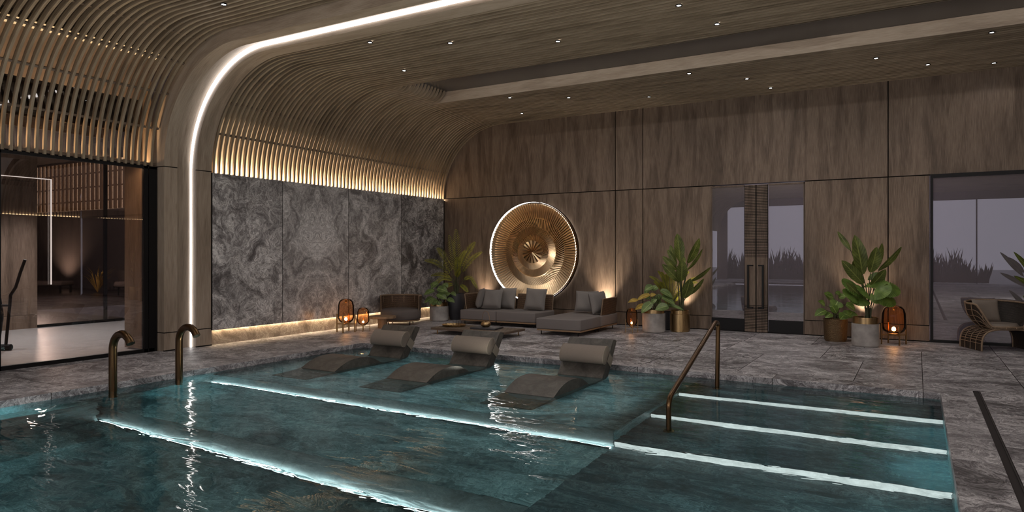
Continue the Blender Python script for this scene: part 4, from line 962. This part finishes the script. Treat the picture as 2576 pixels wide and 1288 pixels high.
# ------------------------------------------------------------------ soft shapes
def soft_box(a, b, r=.03, n=6, crown=.0, mb=None, M4=None):
    """upholstered block: rounded edges, slightly crowned top"""
    m = mb or MB(); bmx = bmesh.new(); bmesh.ops.create_cube(bmx, size=1)
    sx, sy, sz = b[0]-a[0], b[1]-a[1], b[2]-a[2]; cx, cy_, cz = (a[0]+b[0])/2, (a[1]+b[1])/2, (a[2]+b[2])/2
    for v in bmx.verts: v.co = Vector((v.co.x*sx, v.co.y*sy, v.co.z*sz))
    bmesh.ops.bevel(bmx, geom=list(bmx.edges), offset=r, segments=4, profile=.5, affect='EDGES')
    tops = [f for f in bmx.faces if f.normal.z > .99]
    bmx.verts.ensure_lookup_table(); bmx.faces.ensure_lookup_table()
    for f in bmx.faces:
        pts = [v.co+Vector((cx, cy_, cz)) for v in f.verts]
        if M4: pts = [M4 @ p for p in pts]
        m.face(pts, [(p.x*3, p.y*3+p.z*2) for p in pts])
    bmx.free(); return m
def pillow(mb, w, h, th, M4, n=14, pinch=.86):
    """scatter cushion in its own XZ plane, thickness along Y"""
    for sg in (-1, 1):
        P = []; U = []
        for i in range(n+1):
            row = []; ur = []
            for j in range(n+1):
                u, v = 2*i/n-1, 2*j/n-1
                e = (1-u**4)*(1-v**4); t = th/2*max(0, e)**.42
                k = 1-.07*(1-abs(v)**2)*abs(u)**3; k2 = 1-.07*(1-abs(u)**2)*abs(v)**3
                wr = .006*math.sin(u*5+v*3)*e
                row.append(M4 @ Vector((u*w/2*k, sg*(t+.002)+wr*sg, v*h/2*k2))); ur.append((u*.3, v*.3))
            P.append(row); U.append(ur)
        mb.grid(P, U)
def cushion(label, loc, w, h, th, rz, lean, roll=0):
    t = MB(); pillow(t, w, h, th, Matrix.Rotation(lean, 4, 'X') @ Matrix.Rotation(roll, 4, 'Y'))
    o = t.build('scatter_cushion', M['cushion'], None, True, auto=70); o.location = loc; o.rotation_euler = (0, 0, rz)
    m = MB(); k = 24; pts = []
    for q in range(4*8):
        s = q/8; e = int(s); f = s-e; c = [(-1, -1), (1, -1), (1, 1), (-1, 1)]; u = c[e][0]*(1-f)+c[(e+1) % 4][0]*f; v = c[e][1]*(1-f)+c[(e+1) % 4][1]*f
        kk = 1-.07*(1-abs(v)**2)*abs(u)**3; k2 = 1-.07*(1-abs(u)**2)*abs(v)**3
        pts.append(Matrix.Rotation(lean, 4, 'X') @ Matrix.Rotation(roll, 4, 'Y') @ Vector((u*w/2*kk, 0, v*h/2*k2)))
    m.tube(pts, .005, 6, closed=True); m.build('piping', M['cushion'], o, True)
    return tag(o, label, 'cushion', 'grey scatter cushions on the sofa')

# ------------------------------------------------------------------ sofa modules
def module(label, x0, x1, y0, y1, back=None, side=None):
    t = thing('sofa_module', label, 'sofa', (x0, y0, 0), 0, 'low modular sofa'); W, D = x1-x0, y1-y0
    m = MB(); m.box((.01, .01, .075), (W-.01, D-.01, .104), 'x'); m.build('base_frame', M['warm_wood'], t, bevel=.004)
    soft_box((0, 0, .106), (W, D, .307), .022).build('seat_cushion', M['fabric'], t, True, auto=30)
    for x, y in ((.08, .07), (W-.08, .07), (.08, D-.07), (W-.08, D-.07)):
        m = MB(); m.tube([(x, y, 0), (x, y, .076)], .010, 10); m.build('leg', M['black'], t, True, auto=40)
    def woven(a, b, axis, z0=.315, z1=.625, lean=.04):
        m = MB()
        lo_ = min(a[axis], b[axis]); ln = abs(b[axis]-a[axis]); P = [Vector(a), Vector(b)]; out = Vector((0, 1, 0)) if axis == 0 else Vector((1, 0, 0))
        if axis == 1 and a[0] < W/2: out = -out
        def q(s, z, o): return P[0]*(1-s)+P[1]*s+UP*z+out*(o+lean*(z-z0)/(z1-z0))
        nn = max(8, int(ln/.035)); 
        for o in (0, .035):
            m.grid([[q(i/nn, z0+(z1-z0)*j/6, o+.004*math.sin(j*2+i)) for j in range(7)] for i in range(nn+1)], [[(ln*i/nn, (z1-z0)*j/6) for j in range(7)] for i in range(nn+1)])
        for s0 in (0, 1): m.face([q(s0, z0, 0), q(s0, z1, 0), q(s0, z1, .035), q(s0, z0, .035)])
        m.face([q(0, z1, 0), q(1, z1, 0), q(1, z1, .035), q(0, z1, .035)]); m.face([q(0, z0, 0), q(1, z0, 0), q(1, z0, .035), q(0, z0, .035)])
        bp = m.build('backrest' if axis == 0 else 'side_panel', M['weave'], t, True, auto=40)
        m = MB()
        for s0 in (0, 1): m.tube([q(s0, .09, .017), q(s0, z0, .017), q(s0, z1, .017)], .012, 8)
        m.tube([q(0, z1, .017), q(1, z1, .017)], .014, 8); m.tube([q(0, z0, .017), q(1, z0, .017)], .010, 8)
        m.build('panel_frame', M['rattan'], bp, True)
    if back: woven((back[0], D-.05, 0), (back[1], D-.05, 0), 0)
    if side == 'left': woven((.03, .22, 0), (.03, D-.06, 0), 1)
    if side == 'right': woven((W-.06, .10, 0), (W-.06, D-.06, 0), 1)
    return t
module('grey sofa seat with woven back and left arm, beside the charcoal palm pot', -8.45, -7.555, 12.19, 13.06, (.05, .87), 'left')
module('grey sofa seat with woven back, in front of the metal wall disc', -7.545, -6.62, 12.19, 13.06, (.04, .89))
module('grey backless sofa seat jutting toward the pool, right of the coffee table', -6.13, -5.215, 11.32, 12.24)
module('grey sofa seat with woven side panel, near the small amber lantern', -6.13, -5.215, 12.25, 13.10, None, 'right')
# cushions: lean tips the top away from the pool
cushion('grey cushion leaning on the woven left arm of the sofa', (-8.22, 12.66, .535), .43, .43, .17, R(-62), R(-14))
cushion('grey cushion lying in front of another on the left sofa seat', (-7.87, 12.58, .535), .43, .42, .16, R(8), R(-20))
cushion('grey cushion standing against the woven back, partly behind another, under the disc', (-7.66, 12.84, .545), .44, .45, .16, R(-6), R(-12))
cushion('lone grey cushion on the sofa seat in front of the wall disc', (-6.93, 12.78, .548), .47, .46, .16, R(6), R(-17), R(2))
cushion('grey cushion standing upright on the seat near the woven side panel', (-5.75, 12.76, .54), .46, .44, .16, R(10), R(-20))
cushion('grey cushion leaning on the woven side panel of the right sofa seat', (-5.43, 12.62, .54), .46, .44, .16, R(72), R(-16))

# ------------------------------------------------------------------ coffee table and what stands on it
t = thing('coffee_table', 'very low wide coffee table with chevron top in front of the sofa', 'table', (-7.87, 10.39, 0)); TW, TD, TH = 1.63, .72, .125
m = MB(); m.box((0, 0, .080), (TW, TD, TH-.006), 'x'); m.build('tabletop', M['dark_wood'], t, bevel=.003)
m = MB(); nx = 22; ny = 9
for i in range(nx):
    for j in range(ny):
        x0 = .012+(TW-.024)*i/nx; x1 = .012+(TW-.024)*(i+1)/nx; y0 = .012+(TD-.024)*j/ny; y1 = .012+(TD-.024)*(j+1)/ny; h = (y1-y0)*.75*(1 if j % 2 else -1)
        yy = lambda y, e: min(max(y+e, .012), TD-.012)
        g = .008; o = random.random()*9
        pts = [(x0+g, yy(y0, h*.0), TH), (x1-g, yy(y0, h), TH), (x1-g, yy(y1-.02, h), TH), (x0+g, yy(y1-.02, 0), TH)]
        m.face([(p[0], p[1], TH-.001+.0006*(i % 2)) for p in pts], [(p[0]+o, p[1]+o) for p in pts])
m.build('chevron_inlay', M['arch_wood'], [o for o in t.children if o.name.startswith('tabletop')][0])
for x, y in ((.11, .06), (TW-.11, .06), (.11, TD-.06), (TW-.11, TD-.06)):
    m = MB(); m.tube([(x, y, 0), (x, y, .081)], .011, 10); m.build('leg', M['copper_leg'], t, True, auto=40)
t = thing('serving_tray', 'round brass tray on the left of the coffee table', 'tray', (-7.60, 10.76, TH))
m = MB(); m.lathe([(.0005, .004), (.20, .004), (.212, .03), (.222, .032), (.218, .026), (.206, .0), (.0005, .0)], 40, sx=1.05, sy=.95); m.build('dish', M['brass'], t, True, auto=40)
m = MB()
for k in range(24): a = 2*PI*k/24; m.tube([(.216*1.05*math.cos(a), .216*.95*math.sin(a), .03), (.222*1.05*math.cos(a+.13), .222*.95*math.sin(a+.13), .036)], .005, 5)
m.build('beaded_rim', M['brass'], t, True)
def tumbler(x, y, label, h=.085):
    m = MB(); m.lathe([(.0005, .004), (.027, .004), (.032, h), (.034, h), (.030, 0), (.0005, 0)], 20); o = m.build('tumbler', M['clear'], None, True, auto=40); o.location = (x, y, TH+.0045)
    return tag(o, label, 'glass', 'glasses on the brass tray')
tumbler(-7.64, 10.84, 'clear tumbler on the brass tray, left of two', .10); tumbler(-7.55, 10.88, 'clear tumbler on the brass tray, right of two', .085)
t = tag(soft_box((-.25, -.19, 0), (.25, .19, .028), .006).build('table_book', M['dark_pot'], None, auto=30), 'large flat grey book on the right of the coffee table', 'book'); t.location = (-6.83, 10.72, TH); t.rotation_euler = (0, 0, .12)
m = MB(); m.box((-.243, -.186, .007), (.246, .186, .021)); m.build('pages', M['white'], t)
t = thing('bronze_basket', 'small bronze bowl basket with a tall wire hoop handle standing on the grey book', 'basket', (-6.86, 10.73, TH+.0285))
m = MB(); m.lathe([(.0005, .0), (.055, .0), (.085, .02), (.095, .05), (.085, .082), (.055, .10), (.05, .098), (.08, .078), (.09, .05), (.08, .024), (.0005, .008)], 32); m.build('bowl', M['brass'], t, True, auto=60)
m = MB(); m.tube([(.085*math.cos(PI*k/24)*(1 if k in (0, 24) else 1.02), 0, .06+.235*math.sin(PI*k/24)**.85) for k in range(25)], .0035, 8); m.build('hoop_handle', M['copper_leg'], t, True)
m = MB()
for k in range(9): a = 2*PI*k/9+.1; m.lathe([(.0005, -.018), (.014, -.012), (.018, 0), (.014, .012), (.0005, .018)], 10, (.036*math.cos(a)*(k % 2+.2), .036*math.sin(a)*(k % 2+.2), .09))
m.build('filling', M['bronze'], t, True)

# ------------------------------------------------------------------ tub chair and side table
t = thing('tub_chair', 'round brown tub chair with curved woven back by the marble wall', 'armchair', (-9.48, 11.47, 0)); rr = .42
m = MB(); m.lathe([(.0005, .085), (rr*.93, .085), (rr*.97, .095), (rr*.97, .108), (rr*.93, .118), (.0005, .118)], 56); m.build('base_frame', M['warm_wood'], t, True, auto=30)
m = MB(); m.lathe([(.0005, .118), (rr*.95, .118), (rr*1.0, .135), (rr*1.02, .20), (rr*1.02, .27), (rr*.985, .315), (rr*.90, .335), (rr*.5, .345), (.0005, .345)], 56); m.build('seat_cushion', M['seat_fab'], t, True)
ang0 = math.atan2(.8623, -.5064); P = []; U = []
sw = R(108)
def ring_pt(a, z, r): return (r*math.cos(a), r*math.sin(a), z)
m = MB(); nn = 40
for r0 in (rr*.96, rr*1.02): m.grid([[ring_pt(ang0-sw+2*sw*i/nn, .33+.275*j/6, r0+.02*j/6) for j in range(7)] for i in range(nn+1)], [[(rr*2*sw*i/nn, .275*j/6) for j in range(7)] for i in range(nn+1)])
for a in (ang0-sw, ang0+sw): m.face([ring_pt(a, .33, rr*.96), ring_pt(a, .605, rr*.96+.02), ring_pt(a, .605, rr*1.02+.02), ring_pt(a, .33, rr*1.02)])
bk_ = m.build('backrest', M['weave'], t, True)
m = MB(); m.tube([ring_pt(ang0-sw+2*sw*i/nn, .61, rr*1.01) for i in range(nn+1)], .018, 8); m.tube([ring_pt(ang0-sw+2*sw*i/nn, .335, rr*.99) for i in range(nn+1)], .012, 8)
for k in range(7): a = ang0-sw+2*sw*k/6; m.tube([ring_pt(a, .12, rr*.98), ring_pt(a, .61, rr*1.01)], .010, 6)
m.build('back_frame', M['rattan'], bk_, True)
for k in range(4):
    a = ang0+PI/4+k*PI/2; m = MB(); m.tube([(rr*.75*math.cos(a), rr*.75*math.sin(a), 0), (rr*.75*math.cos(a), rr*.75*math.sin(a), .09)], .010, 8); m.build('leg', M['black'], t, True, auto=40)
t = thing('side_table', 'small round wooden side table with thick pedestal beside the tub chair', 'table', (-9.33, 10.72, 0))
m = MB(); m.lathe([(.0005, .20), (.262, .20), (.268, .206), (.268, .240), (.262, .246), (.0005, .246)], 48); 
for k in range(len(m.v)): pass
m.build('tabletop', M['warm_wood'], t, True, auto=30)
m = MB(); m.lathe([(.0005, 0), (.098, 0), (.098, .20), (.0005, .20)], 36); m.build('pedestal', M['warm_wood'], t, True, auto=30)

# ------------------------------------------------------------------ wall disc
t = thing('wall_disc', 'large round wall ornament of golden metal blades with a white light ring', 'wall art', (-7.40, 13.50, 1.545))
def rot_disc(p): return (p[0], p[2], p[1])      # disc plane is XZ, its depth runs along Y
def blades(name, r0, r1, n, swirl, y0, y1, tilt, wfill=.80, th=.006, alt=False):
    m = MB()
    for k in range(n):
        a0 = 2*PI*k/n; a1 = a0+swirl; m.tint = 0; o = random.random()*9
        def pt(r, a, w, y): 
            ca, sa = math.cos(a), math.sin(a); return (r*ca-w*sa, y, r*sa+w*ca)
        w0 = PI*r0/n*wfill; w1 = PI*r1/n*wfill; w0 = max(w0, .0008)
        if alt and k % 2: tilt = -tilt
        A = pt(r0, a0, -w0, y0-tilt); B = pt(r0, a0, w0, y0+tilt); D = pt(r1, a1, -w1, y1-tilt); E = pt(r1, a1, w1, y1+tilt)
        b = [(p[0], p[1]+th, p[2]) for p in (A, B, E, D)]; f = [A, B, E, D]; l = r1-r0
        m.face(f, [(o, 0), (o, w0*2), (o+l, w1*2), (o+l, 0)])
        for i in range(4): m.face([f[i], f[(i+1) % 4], b[(i+1) % 4], b[i]], [(o, 0), (o+l, 0), (o+l, th), (o, th)])
    o = m.build(name, M['gold'], t); o['kind'] = 'stuff' if False else 'thing'; del o['kind']; return o
Rd = 1.075
m = MB(); m.lathe([(.0005, 0), (Rd*.99, 0)], 64); 
m.v = [(v[0], .13, v[1]) for v in m.v]; m.build('backing_plate', M['bronze'], t)
blades('outer_blades', Rd*.70, Rd, 110, 0, .085, -.02, .010, .78, .03)
blades('slanted_blades', Rd*.522, Rd*.715, 100, .16, .045, .095, .010, .70, .02)
blades('fine_blades', Rd*.366, Rd*.53, 116, -.16, .02, .06, .008, .68, .02)
blades('inner_blades', Rd*.238, Rd*.372, 76, .20, -.005, .035, .010, .72, .02)
blades('centre_blades', .004, Rd*.243, 64, 0, -.012, .0, .012, .80, .008, True)
m = MB(); n = 96; pr = [(1.112, -.022), (1.119, -.022), (1.119, .07), (1.112, .07)]
P = [[((r)*math.cos(2*PI*k/n), yy, r*math.sin(2*PI*k/n)) for k in range(n)] for r, yy in pr+[pr[0]]]; m.grid(P, [[(k*.07, i*.05) for k in range(n+1)] for i in range(5)], False, True)
ho = m.build('rim_hoop', M['bronze'], t, True, auto=40)
m = MB(); P = [[(r*math.cos(2*PI*k/n), yy, r*math.sin(2*PI*k/n)) for k in range(n)] for r, yy in ((1.1105, -.018), (1.1105, .062))]; m.grid(P, [[(0, 0)]*(n+1)]*2, False, True)
m.build('light_ring', M['led_ring'], ho, True, label='white light ring inside the hoop')
m = MB()
for k in range(6):
    a = PI/6+k*PI/3; m.tube([(Rd*.6*math.cos(a), .12, Rd*.6*math.sin(a)), (Rd*.6*math.cos(a), .219, Rd*.6*math.sin(a))], .02, 8)
    m.tube([(1.114*math.cos(a), .06, 1.114*math.sin(a)), (1.0*math.cos(a), .132, 1.0*math.sin(a))], .008, 6)
m.build('wall_bracket', M['black'], t)

# ------------------------------------------------------------------ wicker chair at the right
t = thing('wicker_chair', 'open-weave wicker bucket chair with grey pads beside the black framed window', 'armchair', (1.10, 13.23, 0), R(25))
# local frame: faces -Y
def rim(a):
    """rim curve: a=0 is the front, pi the back"""
    c = math.cos(a); b = abs(math.atan2(math.sin(a), math.cos(a))); q = min(1, max(0, (b-R(38))/R(34))); q = q*q*(3-2*q); r = .355+.085*q
    return Vector((r*math.sin(a)*1.0, -r*c*.94, .375+.345*q+.03*max(0, -c)))
def bowl(a, s):
    p = rim(a); q = Vector((.24*math.sin(a), -.24*math.cos(a)*.95, .338)); v = q*(1-s)+p*s
    k = math.sin(PI*s)*.05; o = Vector((math.sin(a), -math.cos(a), -.35)); return v+o*k
nn = 64; m = MB()
m.grid([[bowl(2*PI*i/nn, .03+.95*j/8)*1.0+Vector((0, 0, 0)) for j in range(9)] for i in range(nn)], [[(i*.04, j*.05) for j in range(9)] for i in range(nn+1)], True, False)
bw_ = m.build('bowl_shell', M['weave_dark'], t, True)
m = MB(); m.tube([rim(2*PI*i/nn) for i in range(nn)], .016, 10, closed=True); m.build('rim_tube', M['rattan'], t, True)
m = MB()
def offs(a, s, d=.012): 
    o = Vector((math.sin(a), -math.cos(a), -.2)); return bowl(a, s)+o*d
for s in (.12, .34, .56, .78): m.tube([offs(2*PI*i/nn, s) for i in range(nn)], .0055, 6, closed=True)
for k in range(16): a = 2*PI*(k+.5)/16; m.tube([offs(a, j/8) for j in range(9)], .0065, 6)
m.build('cane_grid', M['rattan'], bw_, True)
# base: an arched tunnel open front and back
m = MB(); prf = []
for k in range(25):
    a = PI*k/24; prf.append((-.40*math.copysign(abs(math.cos(a))**.55, math.cos(a)), .335*math.sin(a)**.55))
m.grid([[Vector((p[0], -.30+.60*j/8, p[1])) for j in range(9)] for p in prf], [[(k*.05, j*.075) for j in range(9)] for k in range(25)])
bs = m.build('base_shell', M['weave_dark'], t, True)
m = MB()
for y in (-.30, .30): m.tube([(p[0]*1.01, y, p[1]+.004) for p in prf], .014, 8)
m.build('base_tube', M['rattan'], t, True)
m = MB()
for y in (-.15, 0, .15): m.tube([(p[0]*1.03, y, p[1]+.008) for p in prf], .006, 6)
for k in range(1, 24, 1): m.tube([(prf[k][0]*1.03, -.30, prf[k][1]+.008), (prf[k][0]*1.03, .30, prf[k][1]+.008)], .0055, 6)
m.build('base_cane_grid', M['rattan'], bs, True)
m = MB(); m.lathe([(.0005, .362), (.25, .362), (.275, .385), (.25, .415), (.0005, .425)], 36); m.build('seat_pad', M['leather'], t, True, auto=40)
m = MB(); pillow(m, .40, .38, .10, Matrix.Translation((-.06, .20, .585)) @ Matrix.Rotation(R(-16), 4, 'X')); m.build('back_pad', M['leather'], t, True)

# ------------------------------------------------------------------ gym bike at the left edge, seen through the glass
t = thing('exercise_machine', 'black exercise machine with upright handle, behind the tinted glass at the left edge', 'exercise machine', (-12.35, 5.15, 0))
d = CR
m = MB(); m.tube([d*-.60+UP*.05, d*.27+UP*.05], .05, 14); m.build('base_bar', M['black'], t, True, auto=40)
m = MB(); m.tube(bend([d*.19+UP*.06, d*.255+UP*.72, d*.265+UP*.86, d*.345+UP*.98, d*.42+UP*1.22, d*.49+UP*1.41], .06), .022, 12); m.build('handle', M['black'], t, True)
m = MB(); m.tube([d*-.5+UP*.70, d*.27+UP*.70], .018, 10); m.build('cross_bar', M['black'], t, True)
m = MB(); m.tube([d*.05+UP*.05, d*.10+UP*.55, d*.06+UP*.98], [.04, .05, .03], 12); m.build('column', M['black'], t, True, auto=40)
m = MB(); m.tube([d*.06+UP*.96, d*-.3+UP*1.1], .03, 10); m.build('seat_arm', M['black'], t, True, auto=40)

# ------------------------------------------------------------------ stand-ins for reflections in the gym glass
def grass_tuft(x, y, r, h, label):
    m = MB()
    for k in range(46):
        a = random.random()*2*PI; rr_ = r*random.uniform(.3, 1); hh = h*random.uniform(.5, 1); p = Vector((x, y, -.02)); q = p+Vector((rr_*math.cos(a)*.45, rr_*math.sin(a)*.45, hh*.75)); e = p+Vector((rr_*math.cos(a), rr_*math.sin(a), hh)); w_ = Vector((-math.sin(a), math.cos(a), 0))*.018
        m.face([p-w_, p+w_, q+w_*1.2, q-w_*1.2]); m.face([q-w_*1.2, q+w_*1.2, e])
    o = tag(m.build('ornamental_grass', M['yellow_leaf'], None), label, 'plant'); return o
grass_tuft(-27.9, 15.2, .9, 1.1, 'lit yellow-green grass tuft standing in for a reflection beyond the gym, the taller one')
grass_tuft(-26.2, 15.6, .45, .45, 'low yellow-green tuft standing in for a reflection beyond the gym, beside the dark armchair')
t = thing('daybed', 'dark daybed with a rolled head standing in for a reflection beyond the gym', 'daybed', (-30.4, 13.6, -.02), .5)
soft_box((-.2, -.4, .28), (1.9, .4, .46), .06).build('mattress', M['seat_fab'], t, True, auto=40); m = MB(); m.tube([(0, -.4, .56), (0, .4, .56)], .14, 16); m.build('headroll', M['seat_fab'], t, True, auto=40)
for x, y in ((0, -.3), (0, .3), (1.8, -.3), (1.8, .3)): m = MB(); m.box((x-.03, y-.03, 0), (x+.03, y+.03, .3)); m.build('leg', M['black'], t)
t = thing('standin_armchair', 'dark round armchair standing in for a reflection beyond the gym', 'armchair', (-25.0, 14.8, -.02))
m = MB(); m.lathe([(.0005, .3), (.5, .3), (.55, .38), (.5, .5), (.0005, .52)], 32); m.build('seat', M['seat_fab'], t, True)
m = MB(); m.grid([[((.55+.05*j)*math.cos(a), (.55+.05*j)*math.sin(a), .3+.6*j) for j in (0, .5, 1)] for a in [PI*.0+k*PI*1.15/20-.2 for k in range(21)]], [[(0, 0)]*3]*21); m.build('backrest', M['seat_fab'], t, True)
for k in range(4): a = PI/4+k*PI/2; m = MB(); m.tube([(.4*math.cos(a), .4*math.sin(a), 0), (.4*math.cos(a), .4*math.sin(a), .32)], .025, 8); m.build('leg', M['black'], t, True)
